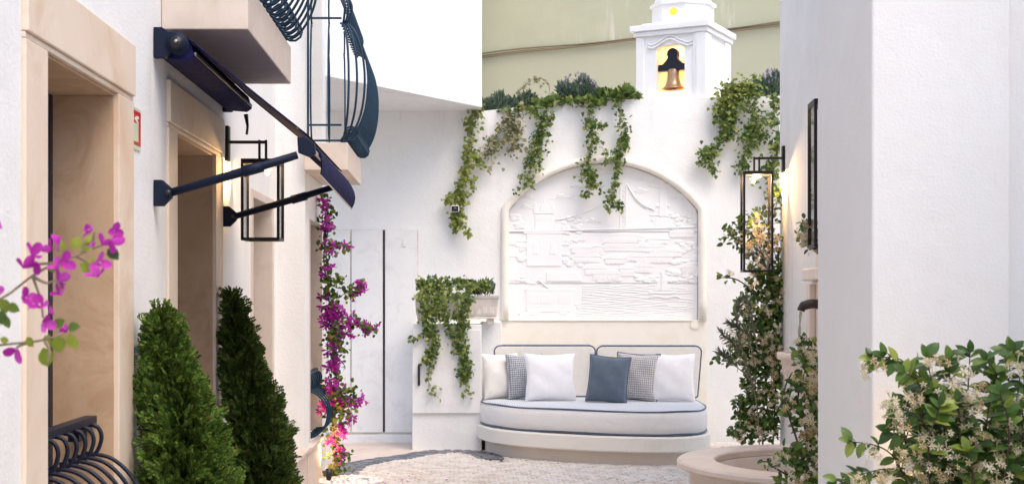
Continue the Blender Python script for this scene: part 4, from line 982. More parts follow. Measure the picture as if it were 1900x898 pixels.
back_cushion('left cream back cushion with navy piping behind the large white pillow', 916, 1104, 14.32, 1.025, 1.025, 0.0, 1)
back_cushion('right cream back cushion with navy piping behind the slate blue pillow', 1106, 1300, 14.20, 1.03, 1.02, R(-2), 2)
def pillow(label, px, py_bot, Y, w, h, mat, rotz=0, tilt=12, roll=0, pipe=False, t=0.16, seed=1, cat='pillow'):
    x = (px-VX)*Y/F
    r = thing('throw_pillow', label, cat, (x, Y, 0.497), rotz, 'throw pillows on the sofa'); r.rotation_euler = (R(-tilt), R(roll), rotz)
    o, ol = pad('cover', M[mat], w, h, t, r, seed=seed)
    if pipe: MB().tube(ol+[ol[0]], 0.006, 6).build('piping', M['fab_pipe'], r, True, local=True)
    return r
pillow('cream square pillow at the left end of the sofa', 933, 738, 14.02, 0.42, 0.46, 'fab_cream', R(28), 8, seed=3)
pillow('grey blue tweed pillow tucked behind the large white pillow', 978, 740, 13.98, 0.42, 0.455, 'tweed', R(22), 9, seed=4)
pillow('large white square pillow left of the gap on the sofa', 1022, 740, 13.72, 0.51, 0.475, 'fab_white', R(4), 12, seed=5)
pillow('pale woven tweed pillow with navy piping behind the slate blue pillow', 1178, 742, 13.72, 0.44, 0.475, 'tweed_light', R(-24), 10, 2, True, seed=7)
pillow('slate blue pillow leaning near the middle of the sofa', 1124, 742, 13.50, 0.40, 0.46, 'fab_blue', R(-16), 12, 4, True, seed=6)
pillow('white square pillow at the right end of the sofa', 1247, 745, 13.62, 0.45, 0.48, 'fab_white', R(-10), 12, 0, seed=8)

# ================================================================== WALL FOUNTAIN
fy = 8.72; fxc = rwx(fy)+0.02
fo = thing('wall_fountain', 'rose stone wall fountain with round basin and carved bowl behind the pillar', 'fountain', (fxc, fy, 0))
MB().lathe([(0.96,-0.01),(0.96,0.10),(0.935,0.12),(0.93,0.42),(0.96,0.435),(0.96,0.449),(0.74,0.449),(0.74,0.02),(0.30,0.02)], fxc, fy, 64).build('basin', M['fountain'], fo, True)
fm = MB().lathe([(0.995,0.452),(1.01,0.463),(1.01,0.488),(0.995,0.50),(0.78,0.50),(0.77,0.49),(0.77,0.452)], fxc, fy, 64, close=True).build('basin_rim', M['fountain'], fo, bevel=0.004)
MB().lathe([(0.30,0.335),(0.738,0.335)], fxc, fy, 48).build('water', M['water'], fo, True)
Mf = Matrix.Translation((fxc, fy, 0)) @ Matrix.Rotation(-ANG, 4, 'Z')
def fb(x0,x1,y0,y1,z0,z1): return MB().box(x0,x1,y0,y1,z0,z1,Mf)
fb(-0.10,-0.001,-0.52,0.52,0.50,1.62).build('back_panel', M['fountain'], fo, bevel=0.006)
fb(-0.14,-0.101,0.36,0.50,0.50,1.60).build('side_pilaster', M['fountain'], fo, bevel=0.006)
fb(-0.14,-0.101,-0.50,-0.36,0.50,1.60).build('side_pilaster', M['fountain'], fo, bevel=0.006)
fb(-0.16,-0.001,-0.55,0.55,1.622,1.70).build('panel_cornice', M['fountain'], fo, bevel=0.01)
fb(-0.11,-0.001,-0.30,0.30,1.702,1.86).build('crest', M['fountain'], fo, bevel=0.01)
fb(-0.13,-0.001,-0.36,0.36,1.862,1.90).build('crest_cap', M['fountain'], fo, bevel=0.006)
bw_ = MB().lathe([(0.08,0.45),(0.085,0.72),(0.12,0.86),(0.20,0.98),(0.255,1.06),(0.265,1.12),(0.29,1.135),(0.29,1.17),(0.255,1.17),(0.24,1.11),(0.1,1.05),(0.001,1.04)], 0, 0, 40)
bw_.v = [tuple(Mf @ Vector((x-0.10, y, z))) for x, y, z in bw_.v]; bw_.build('carved_bowl', M['fountain'], fo, True)
fl = MB()
for k in range(20):
    th = 2*math.pi*k/20
    pr = [(0.09,0.74),(0.125,0.87),(0.205,0.985),(0.26,1.065)]
    fl.tube([Mf @ Vector((-0.10+r_*math.cos(th), r_*math.sin(th), z)) for r_, z in pr], [0.006,0.010,0.014,0.012], 6)
fl.build('gadroons', M['fountain'], fo, True)
sp = MB().tube([Mf @ Vector(p) for p in catmull([(-0.09,0,1.46),(-0.17,0,1.475),(-0.23,0,1.46),(-0.245,0,1.43)],4)], [0.03]*9+[0.024]*4, 12); sp.build('spout', M['brown'], fo, True)
sp = MB().tube([Mf @ Vector(p) for p in catmull([(-0.245,0,1.425),(-0.252,0,1.32),(-0.256,0,1.2),(-0.257,0,1.10)],4)], [0.008+0.003*math.sin(k*1.7) for k in range(13)], 10); sp.build('water_stream', M['water'], fo, True)

# ================================================================== PLANTS
def jitter_path(p0, p1, n, amp):
    p0, p1 = Vector(p0), Vector(p1); out = []; w = Vector((0,0,0))
    for i in range(n+1):
        w += Vector((random.uniform(-1,1), random.uniform(-1,1)*0.4, random.uniform(-1,1)*0.3))*amp
        out.append(p0.lerp(p1, i/n)+w*(1 if i else 0))
    return out
def sample_path(path, n):
    idx = rng.random(n)*(len(path)-1); i = np.minimum(idx.astype(int), len(path)-2); t = (idx-i)[:, None]
    A = np.array([tuple(p) for p in path]); return A[i]*(1-t)+A[i+1]*t, idx/(len(path)-1)
def ivy_mesh(paths, name, mat, n, spread, size, template=IVY, wall_y=None, taper=0.3, down=0.6):
    P_, D_, N_, S_ = [], [], [], []
    for path, wgt in paths:
        k = max(4, int(n*wgt)); p, t = sample_path(path, k); sp_ = spread*(1-taper*t)[:, None]
        o = rng.normal(size=(k,3))*sp_*np.array([1,0.45,0.8]); o[:,1] = -np.abs(o[:,1])
        P_.append(p+o); d = rng.normal(size=(k,3))*0.7+np.array([0,-0.25,-down]); D_.append(d)
        N_.append(rng.normal(size=(k,3))*0.55+np.array([0,-1.0,0.45])); S_.append(size*rng.uniform(0.55,1.2,k))
    P_ = np.concatenate(P_)
    if wall_y is not None: P_[:,1] = np.minimum(P_[:,1], wall_y-0.005)
    return scatter(template, P_, np.concatenate(D_), np.concatenate(N_), np.concatenate(S_), name, mat)
def hanging(label, pts, n, spread, size, mat, name='hanging_ivy', cat='ivy', group='ivy hanging over the courtyard wall', Y=14.62, subs=5, sublen=0.18, stemmat='stem_pale', down=0.6, wall_y=14.68, sr=0.004, taper=0.3):
    path = catmull([P(x, y, Y) if not isinstance(x, Vector) else x for x, y in pts], 5)
    t = thing(name, label, cat, tuple(path[0]), 0, group)
    st = MB(); st.tube(path, [sr*(1-0.6*i/len(path)) for i in range(len(path))], 5); st.tube([p+Vector((0.015*math.sin(i*.8),-0.01,0.0)) for i, p in enumerate(path)], sr*0.6, 4)
    for q_ in range(3):
        o_ = random.uniform(0, 6); st.tube([p+Vector((0.022*math.sin(i*.45+o_), -0.012, 0.012*math.cos(i*.7+o_))) for i, p in enumerate(path)][:int(len(path)*random.uniform(.6, 1))], sr*0.45, 4)
    paths = [(path, 1.0)]
    for k in range(subs):
        i = random.randrange(len(path)//6, len(path)-1); a = path[i]; b = a+Vector((random.uniform(-1,1)*sublen, -random.uniform(0,.04), random.uniform(-1.3,-0.1)*sublen))
        sub = jitter_path(a, b, 5, 0.008); st.tube(sub, sr*0.4, 4); paths.append((sub, 0.13))
    st.build('stem', M[stemmat], t, True)
    stuff(put(ivy_mesh(paths, 'foliage', M[mat], n, spread, size, wall_y=wall_y, down=down, taper=taper), 'foliage', t))
    return t
hanging('golden yellow ivy trailing from the wall top down to the security camera', [(885,192),(878,225),(872,262),(868,300),(856,340),(850,375),(846,400),(843,428)], 430, 0.045, 0.047, 'ivy_gold', subs=6, taper=0.62)
hanging('thin faded ivy trailing furthest left of the sparse strands', [(945,205),(938,225),(925,245),(912,270),(902,285)], 110, 0.05, 0.045, 'ivy_faded', subs=6)
hanging('faded brownish ivy strand hanging under the first lavender', [(962,205),(950,230),(955,250),(950,285)], 150, 0.06, 0.045, 'ivy_faded', subs=6)
hanging('olive green ivy strand reaching the left shoulder of the arch', [(1010,205),(1000,240),(992,275),(985,305),(984,345)], 190, 0.042, 0.040, 'ivy', subs=7)
hanging('short green ivy tuft hooking right below the wall top', [(985,200),(1005,222),(1022,215),(1010,240),(1000,262)], 90, 0.035, 0.05, 'ivy', subs=3)
hanging('dense green ivy strand dropping over the crown of the arch', [(1098,190),(1093,225),(1098,260),(1090,300),(1098,335),(1088,365)], 250, 0.040, 0.041, 'ivy', subs=7)
hanging('long dark green ivy strand ending over the relief near the bridge pylon', [(1145,180),(1150,210),(1160,245),(1152,275),(1146,310),(1140,345),(1134,368),(1128,388)], 300, 0.034, 0.043, 'ivy', subs=5)
hanging('heavy mass of green ivy right of the bell tower', [(1385,165),(1362,190),(1350,220),(1345,245),(1325,275),(1308,290)], 400, 0.066, 0.044, 'ivy', subs=8, taper=0.7)
hanging('light green ivy mound spilling over the wall beside the bell tower', [(1395,160),(1375,165),(1350,175),(1340,200)], 330, 0.075, 0.046, 'ivy_gold', subs=6, taper=0.2)
hanging('loose olive ivy curtain above the tall lantern', [(1402,175),(1400,210),(1398,240),(1400,262),(1380,290),(1375,312)], 260, 0.052, 0.042, 'ivy', subs=10)
hanging('ivy strand beside the right wall edge next to the lantern plate', [(1440,180),(1436,205),(1442,245),(1438,280),(1432,320),(1430,360)], 210, 0.045, 0.055, 'ivy', subs=4)
hanging('sparse curl of dry ivy twigs arching above the lavender', [(962,170),(985,150),(1008,148),(1020,165),(1012,195)], 26, 0.03, 0.04, 'ivy_faded', subs=2, wall_y=15.0, Y=14.8)
# spill-over along the wall top
def mound(label, px0, px1, py, Y, h, n, mat, tmpl, size, name, cat, group, fl=False, up=1.2, spread=0.5, lh=None):
    a, b = P(px0, py, Y), P(px1, py, Y); c = (a+b)/2; rx = (b.x-a.x)/2
    t = thing(name, label, cat, (c.x, Y, c.z), 0, group)
    th = rng.random(n)*2*math.pi; rr = np.sqrt(rng.random(n)); x = rr*np.cos(th)*rx; y = rr*np.sin(th)*min(0.16, rx); z = rng.random(n)**0.7*h*np.sqrt(np.maximum(0.05,1-rr**2*0.8))*(1+0.25*np.sin(x*25))
    pos = np.stack([c.x+x, Y+y, c.z+z*0.85-0.02], 1); d = np.stack([x/rx*spread, y/0.16*spread, np.full(n, up)], 1)+rng.normal(size=(n,3))*0.35
    stuff(put(scatter(tmpl, pos, d, rdir(n)+np.array([0,-0.6,0.3]), size*rng.uniform(0.6,1.3,n), 'foliage', M[mat]), 'foliage', t))
    st = MB()
    for k in range(10): q = Vector((c.x+random.uniform(-.6,.6)*rx, Y+random.uniform(-.06,.06), c.z-0.05)); st.tube([q, q+Vector((random.uniform(-.1,.1)*1, random.uniform(-.05,.05), h*0.8))], [0.004,0.0015], 5)
    st.build('stems', M['stem'], t, True)
    if fl:
        k = int(n*0.05); th = rng.random(k)*2*math.pi; rr = np.sqrt(rng.random(k)); x = rr*np.cos(th)*rx; zz = h*(0.85+0.25*rng.random(k))*np.sqrt(np.maximum(0.1,1-rr**2*0.8))
        stuff(put(scatter(LEAF, np.stack([c.x+x, Y-0.05+rr*np.sin(th)*0.14, c.z+zz], 1), np.array([[0,0,1.0]])+rng.normal(size=(k,3))*0.25, rdir(k), 0.035, 'flower_spikes', M['lavender_flower']), 'flower_spikes', t))
    return t
G1 = 'lavender bushes planted along the wall top'
mound('blue green lavender bush at the left end of the wall top', 888, 948, 207, 14.86, 0.19, 900, 'lavender', LEAF_N, 0.068, 'lavender_bush', 'bush', G1, lh=1)
mound('low lavender bush second from the left on the wall top', 942, 1000, 203, 14.90, 0.19, 900, 'lavender', LEAF_N, 0.068, 'lavender_bush', 'bush', G1)
mound('tallest lavender bush with mauve flowers halfway along the wall top', 1035, 1112, 190, 14.88, 0.27, 1500, 'lavender', LEAF_N, 0.078, 'lavender_bush', 'bush', G1, fl=True)
mound('lavender bush in the right corner of the wall top', 1398, 1462, 178, 14.9, 0.24, 1100, 'lavender', LEAF_N, 0.078, 'lavender_bush', 'bush', G1, fl=True)
G2 = 'leafy creepers growing along the wall top'
mound('leafy green creeper between the lavender bushes on the wall top', 985, 1050, 198, 14.78, 0.14, 420, 'ivy', IVY, 0.055, 'leafy_creeper', 'creeper', G2, up=0.3)
mound('green creeper below the tall lavender on the wall top', 1040, 1120, 192, 14.70, 0.08, 300, 'ivy', IVY, 0.055, 'leafy_creeper', 'creeper', G2, up=0.2)
mound('bushy green creeper touching the left side of the bell tower', 1112, 1186, 184, 14.76, 0.15, 520, 'ivy', IVY, 0.06, 'leafy_creeper', 'creeper', G2, up=0.5)
mound('low creeper to the left on the wall edge', 925, 1000, 206, 14.72, 0.06, 170, 'ivy', IVY, 0.05, 'leafy_creeper', 'creeper', G2, up=0.2)
# ivy in the trough
tr_i = thing('trailing_ivy', 'green ivy spilling from the stone trough over the cabinet front', 'ivy', (-0.1,14.1,1.5))
paths = []; st = MB()
YT = 13.99
for pts, wgt in [([(800,528),(795,555),(800,600),(805,640),(790,670)],1.1),([(785,530),(782,560),(790,590),(795,620)],0.8),([(845,530),(850,560),(852,600),(855,640),(860,670),(858,700)],1.2),([(830,530),(822,560),(826,590),(838,620)],0.7),([(870,525),(868,550),(862,575),(856,620)],0.9),
                 ([(815,528),(810,560),(812,585)],0.6),([(795,620),(780,625),(760,630)],0.12),([(800,660),(795,700),(800,720),(815,740)],0.10),([(858,690),(862,710),(872,735)],0.12),([(782,528),(800,524),(850,522),(880,530),(905,528)],1.5),([(840,625),(846,650)],0.1),([(805,640),(800,690)],.12),([(862,650),(868,680),(866,700)],.3)]:
    pa = catmull([P(x, y, YT+(0.06 if y < 545 else -0.13)) for x, y in pts], 5); paths.append((pa, wgt)); st.tube(pa, [0.0035*(1-0.6*i/len(pa)) for i in range(len(pa))], 5)
st.build('stem', M['stem_pale'], tr_i, True)
stuff(put(ivy_mesh(paths, 'foliage', M['ivy'], 230, 0.036, 0.042, wall_y=14.30), 'foliage', tr_i))
stuff(put(ivy_mesh(paths, 'pale_foliage', M['ivy_gold'], 60, 0.042, 0.040, wall_y=14.30), 'pale_foliage', tr_i))
mound('small rosemary sprig at the right end of the stone trough', 872, 915, 545, 14.2, 0.13, 420, 'lavender', LEAF_N, 0.075, 'rosemary_plant', 'plant', None)

# thujas
def thuja(label, cx_list, s, mat, n, base_y, clampx, seed):
    global rng
    rng = np.random.default_rng(seed); Y = F/s
    t = thing('conifer', label, 'conifer', ((cx_list[-1][1]-VX)/s, Y, 0), 0, 'clipped conifers along the left wall')
    py = np.array([c[0] for c in cx_list], float); cx = np.array([c[1] for c in cx_list], float); rr = np.array([c[2] for c in cx_list], float)
    z = EYE+(VY-py)/s; X = (cx-VX)/s; Rr = rr/s; o = np.argsort(z); z, X, Rr = z[o], X[o], Rr[o]
    # area weighted heights
    zz = np.linspace(0.12, z[-1], 400); w = np.interp(zz, z, Rr)+0.02; cdf = np.cumsum(w); cdf /= cdf[-1]
    h = np.interp(rng.random(n), cdf, zz); th = rng.random(n)*2*math.pi
    lump = 1+0.15*np.sin(th*3+h*9)+0.13*np.sin(th*4-h*19+1)+0.10*np.sin(th*7+h*37)+0.07*np.sin(th*13-h*61)
    dep = rng.beta(4,1.2,n)*(1+0.10*(rng.random(n)<0.10)*rng.random(n)*2.2); rad = np.maximum(0.012, np.interp(h, z, Rr)*0.86-0.042)*lump*dep
    pos = np.stack([np.interp(h, z, X)+rad*np.cos(th), Y+rad*np.sin(th), h], 1)
    d = np.stack([np.cos(th)*0.75, np.sin(th)*0.75, np.full(n, 0.75)], 1)+rng.normal(size=(n,3))*0.38
    nr = np.stack([-np.sin(th), np.cos(th), np.zeros(n)], 1)*rng.choice([-1,1],n)[:,None]+rng.normal(size=(n,3))*0.5
    size = rng.uniform(0.045,0.095,n)*(0.6+0.55*dep)
    stuff(put(scatter(FROND, pos, d, nr, size, 'foliage', M[mat], clampx), 'foliage', t))
    k2 = 240; h2 = np.interp(rng.random(k2), cdf, zz); t2 = rng.random(k2)*2*math.pi; r2 = np.maximum(0.015, np.interp(h2, z, Rr)*0.86-0.03)
    p2 = np.stack([np.interp(h2, z, X)+r2*np.cos(t2), Y+r2*np.sin(t2), h2+0.01], 1); d2 = np.stack([np.cos(t2)*0.5, np.sin(t2)*0.5, np.full(k2, 1.0)], 1)+rng.normal(size=(k2,3))*0.25
    stuff(put(scatter(FROND, p2, d2, rdir(k2), rng.uniform(0.05,0.085,k2), 'stray_shoots', M[mat], clampx), 'stray_shoots', t))
    core = MB(); path = [(np.interp(q, z, X), Y, q) for q in np.linspace(0.1, z[-1]-0.03, 16)]
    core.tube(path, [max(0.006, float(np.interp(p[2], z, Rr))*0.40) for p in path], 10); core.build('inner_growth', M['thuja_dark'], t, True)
    MB().tube([(path[0][0],Y,-0.02),(path[0][0],Y,0.14),(path[5][0],Y,0.6)],[0.035,0.03,0.02],10).build('trunk', M['stem'], t, True)
    return t
thuja('bushier bright green conifer at the near side of the awning doorway', [(590,300,8),(602,300,26),(615,301,38),(635,303,43),(655,304,46),(690,311,55),(740,324,70),(790,334,80),(840,341,86),(898,349,95),(1000,355,100),(1150,360,90)], 430.0, 'thuja', 6000, 0, -1.385, 5)
thuja('darker slender conifer at the far side of the awning doorway', [(550,430,6),(566,431,17),(588,435,23),(610,438,30),(650,446,40),(700,456,49),(750,466,58),(800,475,65),(850,482,72),(898,484,76),(980,486,76),(1030,486,66)], 322.0, 'thuja_dark', 5000, 0, -1.385, 6)
rng = np.random.default_rng(31)

# mid bougainvillea
def join_centre(me, tmpl, idx):
    k = len(tmpl[0]); bm = bmesh.new(); bm.from_mesh(me); bm.verts.ensure_lookup_table()
    vs = [v for v in bm.verts if v.index % k in idx]
    for v in vs: v.co = Vector((0, 0, 0))
    bmesh.ops.remove_doubles(bm, verts=vs, dist=1e-4); bm.to_mesh(me); bm.free()
def cluster_mesh(name, k, spread, size, mat, tmpl, seed, up=False):
    r0 = np.random.default_rng(seed); p = r0.normal(size=(k,3))*spread; d = p/ (np.linalg.norm(p,axis=1,keepdims=True)+1e-6)+r0.normal(size=(k,3))*0.4
    return scatter(tmpl, p, np.cross(d, r0.normal(size=(k,3))), d, size*r0.uniform(0.75,1.15,k), name, mat)
bclus = [cluster_mesh('bract_cluster', 6, 0.022, 0.030, M['boug'], BRACT, 40+i) for i in range(4)]
YG = 11.6
bg_ = thing('bougainvillea', 'tall thin magenta bougainvillea climbing beside the far left window', 'bougainvillea', tuple(P(617,889,YG)))
main = catmull([P(x,y,YG+dy) for x,y,dy in [(617,892,0),(621,850,0),(623,800,.05),(618,740,0),(624,700,-.03),(620,640,0),(618,600,.03),(611,560,0),(607,500,0),(604,450,.02),(606,400,0),(603,366,0)]], 6)
st = MB(); st.tube(main, [0.013*(1-0.75*i/len(main)) for i in range(len(main))], 7)
st.tube([p+Vector((0.022*math.sin(i*0.35),0.01,0)) for i,p in enumerate(main)], 0.006, 6); st.tube([p+Vector((0.03*math.cos(i*0.3),-0.01,0)) for i,p in enumerate(main[:40])], 0.005, 6)
bpaths = [(main, 1.0)]
sides = [([(620,615),(640,606),(665,602),(698,610)],0.16),([(614,575),(630,552),(650,538),(668,532)],0.14),([(620,735),(640,728),(660,722)],.10),([(622,730),(640,748),(655,770)],.08),([(606,460),(625,456),(645,458)],0.06),([(605,520),(622,516),(634,522)],0.08),([(616,620),(630,640),(640,652)],.10),([(622,790),(630,770),(640,760)],.06),([(622,860),(632,848),(645,838)],.05)]
for pts, w in sides:
    pa = catmull([P(x,y,YG-0.05-random.random()*0.08) for x,y in pts], 4); st.tube(pa, 0.003, 5); bpaths.append((pa, w))
st.build('stem', M['stem_pale'], bg_, True)
stuff(put(ivy_mesh(bpaths, 'foliage', M['boug_leaf'], 520, 0.045, 0.042, template=LEAF_B, down=0.1), 'foliage', bg_))
random.seed(12)
def near(px, py, Y): return P(px+random.uniform(-6,6), py+random.uniform(-6,6), Y-random.uniform(0.0,0.1))
bpos = []
for (x, y, sx, sy, k) in [(604,380,5,14,4),(606,415,5,12,4),(606,452,7,10,5),(640,457,6,3,2),(606,495,5,14,3),(622,575,14,20,11),(634,600,16,18,14),(612,610,9,22,8),(600,560,4,15,2),(668,530,8,5,6),(656,545,6,8,3),(668,600,8,6,4),(690,608,10,6,7),(622,672,10,8,8),(618,640,9,12,5),(625,735,12,14,9),(640,745,12,10,8),(612,715,8,12,4),(660,745,8,6,6),(650,778,6,5,3),(634,800,6,8,4),(612,815,4,6,2),(640,840,5,5,3),(595,760,3,8,1),(604,748,5,8,3)]:
    for _ in range(k): bpos.append(P(random.gauss(x, sx*0.7), random.gauss(y, sy*0.7), YG-random.uniform(0.02,0.12)))
for i, p in enumerate(bpos):
    put(bclus[i%4], 'bract_cluster', bg_, loc=p, rot=(random.uniform(0,6),random.uniform(0,6),random.uniform(0,6)), scale=random.uniform(0.6,1.0))
pe = MB(); random.seed(5)
for _ in range(420):
    a, r_ = random.uniform(0,6.28), random.random()**0.6; x = P(650,892,11.55).x+0.27*r_*math.cos(a); y = 11.5+0.26*r_*math.sin(a); z = 0.012+0.045*(1-r_)*random.random()
    pe.blob((x,y,z),(random.uniform(.012,.024),random.uniform(.012,.02),random.uniform(.009,.014)),7,4,0.1)
o = pe.build('white_pebbles', M['pebble'], None, True); stuff(o); o['label'] = 'loose heap of white pebbles round the foot of the bougainvillea'; o['category'] = 'pebbles'
pt = []
for _ in range(26): pt.append((random.gauss(-0.78,0.28), random.gauss(11.75,0.28), 0.012))
o = put(scatter(LEAF_B, pt, [(random.uniform(-1,1),random.uniform(-1,1),random.uniform(-.1,.3)) for _ in pt], [(random.uniform(-.3,.3),random.uniform(-.3,.3),1) for _ in pt], 0.026, 'fallen_bracts', M['boug']), 'fallen_bracts'); stuff(o)
o['label'] = 'fallen magenta bracts scattered on the paving beside the bougainvillea'; o['category'] = 'fallen petals'
sp_t = thing('ground_spotlight', 'small dark spotlight at the foot of the bougainvillea shining upward', 'spotlight', tuple(P(610,884,11.42)))
b0 = P(610,884,11.42)
MB().lathe([(0.001,0.02),(0.016,0.02),(0.024,0.05),(0.026,0.12),(0.022,0.12),(0.02,0.10),(0.001,0.10)], b0.x, b0.y, 20).build('housing', M['black'], sp_t, True)
MB().tube([(b0.x,b0.y,-0.01),(b0.x,b0.y,0.03)],0.007,8).build('spike', M['black'], sp_t, True)
MB().lathe([(0.001,0.105),(0.0195,0.105)], b0.x, b0.y, 16).build('lens', M['bulb'], sp_t, True)
def spot(name, loc, aim, e, col, ang=70, r=0.02, parent=None, blend=0.6):
    l = bpy.data.lights.new(name,'SPOT'); l.energy = e; l.color = col; l.spot_size = R(ang); l.spot_blend = blend; l.shadow_soft_size = r
    o = bpy.data.objects.new(name,l); COL.objects.link(o); o.location = loc; o.rotation_euler = (Vector(loc)-Vector(aim)).to_track_quat('Z','Y').to_euler(); return o
spot('uplight', (b0.x,b0.y,0.135), (b0.x+0.03,b0.y+0.22,0.9), 16.0, (1.0,0.52,0.14), 75)
point('plinth_light', (-1.10, 11.60, 0.22), 1.2, (1.0,0.6,0.25), 0.02)

# near bougainvillea branch
YN = 2.6
nb = thing('bougainvillea_branch', 'close magenta bougainvillea branches reaching in from the left edge', 'bougainvillea', tuple(P(-120,640,YN)))
st = MB()
for pts in [[(-150,640),(0,555),(30,535),(60,512),(100,490),(140,475),(170,462),(205,450)],[(60,512),(85,525),(105,522),(115,545)],[(140,475),(160,485),(185,505)],[(110,487),(112,460)],[(150,470),(170,450),(175,430)],[(-150,660),(0,640),(60,634),(100,625),(125,612)],[(60,634),(40,640),(30,645)],[(60,512),(75,555),(80,590)],[(110,487),(70,490),(50,490)],[(85,632),(92,650),(88,672)]]:
    pa = catmull([P(x,y,YN+0.03*math.sin(x*0.05)) for x,y in pts], 5); st.tube(pa, [0.0026*(1-0.5*i/len(pa))+0.0005 for i in range(len(pa))], 6)
st.build('stem', M['stem_pale'], nb, True)
def bract_mesh(seed):
    r0 = random.Random(seed); mb = MB()
    for k in range(3):
        a = 2*math.pi*k/3+r0.uniform(-.25,.25); c, s = math.cos(a), math.sin(a); wv = r0.uniform(.85,1.15); nU, nV = 6, 4; i0 = len(mb.v); op = r0.uniform(0.5,1.0)
        for u in range(nU+1):
            t = u/nU; hw = 0.58*wv*math.sin(math.pi*(t*0.86+0.06))**0.7*(1-0.35*t) if u < nU else 0.0
            for v in range(nV+1):
                q = (v/nV*2-1); r_ = 0.04+t*0.95; z = op*t+0.28*hw*q*q*2+0.03*math.sin(q*6+t*7+k)
                mb.v.append(((r_*c-hw*q*s), (r_*s+hw*q*c), z))
        for u in range(nU):
            for v in range(nV): a_ = i0+u*(nV+1)+v; mb.f.append((a_,a_+1,a_+nV+2,a_+nV+1))
    return mb.mesh('bract_flower', M['boug'], True)
bfl = [bract_mesh(60+i) for i in range(5)]
flr = MB()
for k in range(5): a = k*1.256; flr.tube([(0.02,0,0.1),(0.06*math.cos(a),0.06*math.sin(a),0.45)],[0.02,0.03],5)
flr = flr.mesh('floret', M['anther'], True)
random.seed(9)
for i, (x, y, sc) in enumerate([(172,428,.9),(212,428,.85),(203,448,1.1),(180,488,1.05),(183,514,1.15),(113,440,1.0),(98,464,.9),(60,475,1.1),(72,488,1.05),(44,498,1.1),(118,487,1.1),(108,498,.9),(107,524,1.05),(115,547,1.05),(48,552,1.0),(76,570,1.15),(80,600,1.0),(30,647,1.15),(-2,408,.8),(122,612,.55),(175,458,.6),(0,540,.8),(190,455,.9),(90,580,.6),(62,560,.7)]):
    o = put(bfl[i%5], 'bract_flower', nb, loc=P(x,y,YN-0.015-0.03*random.random()), rot=(random.uniform(0.5,2.6),random.uniform(-.8,.8),random.uniform(0,6.3)), scale=0.0190*sc)
    if i%3 == 0: put(flr, 'floret', o, local=True)
LIME = scatter(LEAF_B, [(0,0,0)], [(0,1,0)], [(0,0,1)], [1.0], 'leaf', M['boug_leaf_lime']); GREEN = scatter(LEAF_B, [(0,0,0)], [(0,1,0)], [(0,0,1)], [1.0], 'leaf', M['boug_leaf'])
def place_leaf(me, p, d, nr, size, parent, name='leaf'):
    d = Vector(d).normalized(); nr = Vector(nr); nr = (nr-d*nr.dot(d)).normalized(); x = d.cross(nr)
    mt = Matrix(((x.x,d.x,nr.x,p[0]),(x.y,d.y,nr.y,p[1]),(x.z,d.z,nr.z,p[2]),(0,0,0,1))) @ Matrix.Scale(size,4)
    o = put(me, name, parent); o.matrix_basis = mt; return o
for (x, y, a, lime, s_) in [(112,470,80,1,.030),(135,462,60,1,.032),(150,462,20,1,.030),(160,452,70,1,.022),(148,490,-30,1,.034),(200,462,-40,0,.034),(88,500,20,1,.028),(0,555,-60,0,.036),(15,565,-30,0,.03),(5,575,-100,0,.034),(10,585,-80,0,.03),(50,625,-60,1,.026),(92,620,-110,1,.036),(105,622,-80,1,.042),(130,618,-80,1,.042),(80,645,-75,1,.046),(125,608,10,0,.030),(100,605,30,0,.028),(0,628,-20,1,.02),(165,480,-35,1,.020)]:
    ar = R(a); place_leaf(LIME if lime else GREEN, P(x,y,YN-0.01), (math.cos(ar),random.uniform(-.3,.3),math.sin(ar)), (random.uniform(-.6,.6),-1,random.uniform(0,.8)), s_*0.82, nb)

# jasmines
def jas_leafmesh(i): return scatter(leaf_template(0.30+0.03*i,0.10+0.03*i,0.12+0.08*i,6), [(0,0,0)], [(0,1,0)], [(0,0,1)], [1.0], 'leaf', M['jas_leaf'])
JL = [jas_leafmesh(i) for i in range(4)]
def fl_cluster(seed, k, old=False):
    r0 = np.random.default_rng(seed); p = r0.normal(size=(k,3))*np.array([0.019,0.016,0.015]); n_ = norm(p+np.array([0,-0.02,0.01]))+r0.normal(size=(k,3))*0.3
    return scatter(FLOWER, p, np.cross(n_, r0.normal(size=(k,3))), n_, 0.0150*r0.uniform(.8,1.15,k), 'flower_cluster', M['jas_old' if old else 'jas_flower'])
FC = [fl_cluster(80+i, 7) for i in range(4)]+[fl_cluster(90, 6, True)]
for q_ in FC: join_centre(q_, FLOWER, [23])
for q_ in bclus: join_centre(q_, BRACT, [0, 8, 16])
# near bush, branches authored as real shoots
nj = thing('jasmine_bush', 'close dark green jasmine bush with cream flowers before the white pillar', 'jasmine', (1.75,4.6,0))
YJ = 4.62; random.seed(33)
tips = [((1616,665),(1690,690)),((1640,662),(1720,720)),((1718,662),(1735,740)),((1800,655),(1795,740)),((1872,648),(1868,730)),((1880,650),(1890,720)),((1662,755),(1720,800)),((1580,818),(1660,850)),((1592,880),(1680,880)),((1552,890),(1640,930)),((1650,800),(1720,850)),((1700,705),(1740,790)),((1760,690),(1780,780)),((1840,690),(1830,790)),((1900,680),(1890,780)),((1930,660),(1900,780)),((1760,665),(1760,730)),((1680,690),(1750,760)),((1830,668),(1850,730))]
st = MB(); shoots = []
for (tx, ty), (mx, my) in tips:
    bx = 1760+random.uniform(-60,60); Yd = YJ+random.uniform(-0.12,0.12)
    pa = catmull([P(bx,1180,YJ+0.1),P((bx+mx)/2,(my+1180)/2,YJ+random.uniform(-.1,.1)),P(mx,my,Yd),P(tx,ty,Yd-0.04)], 12); shoots.append(pa)
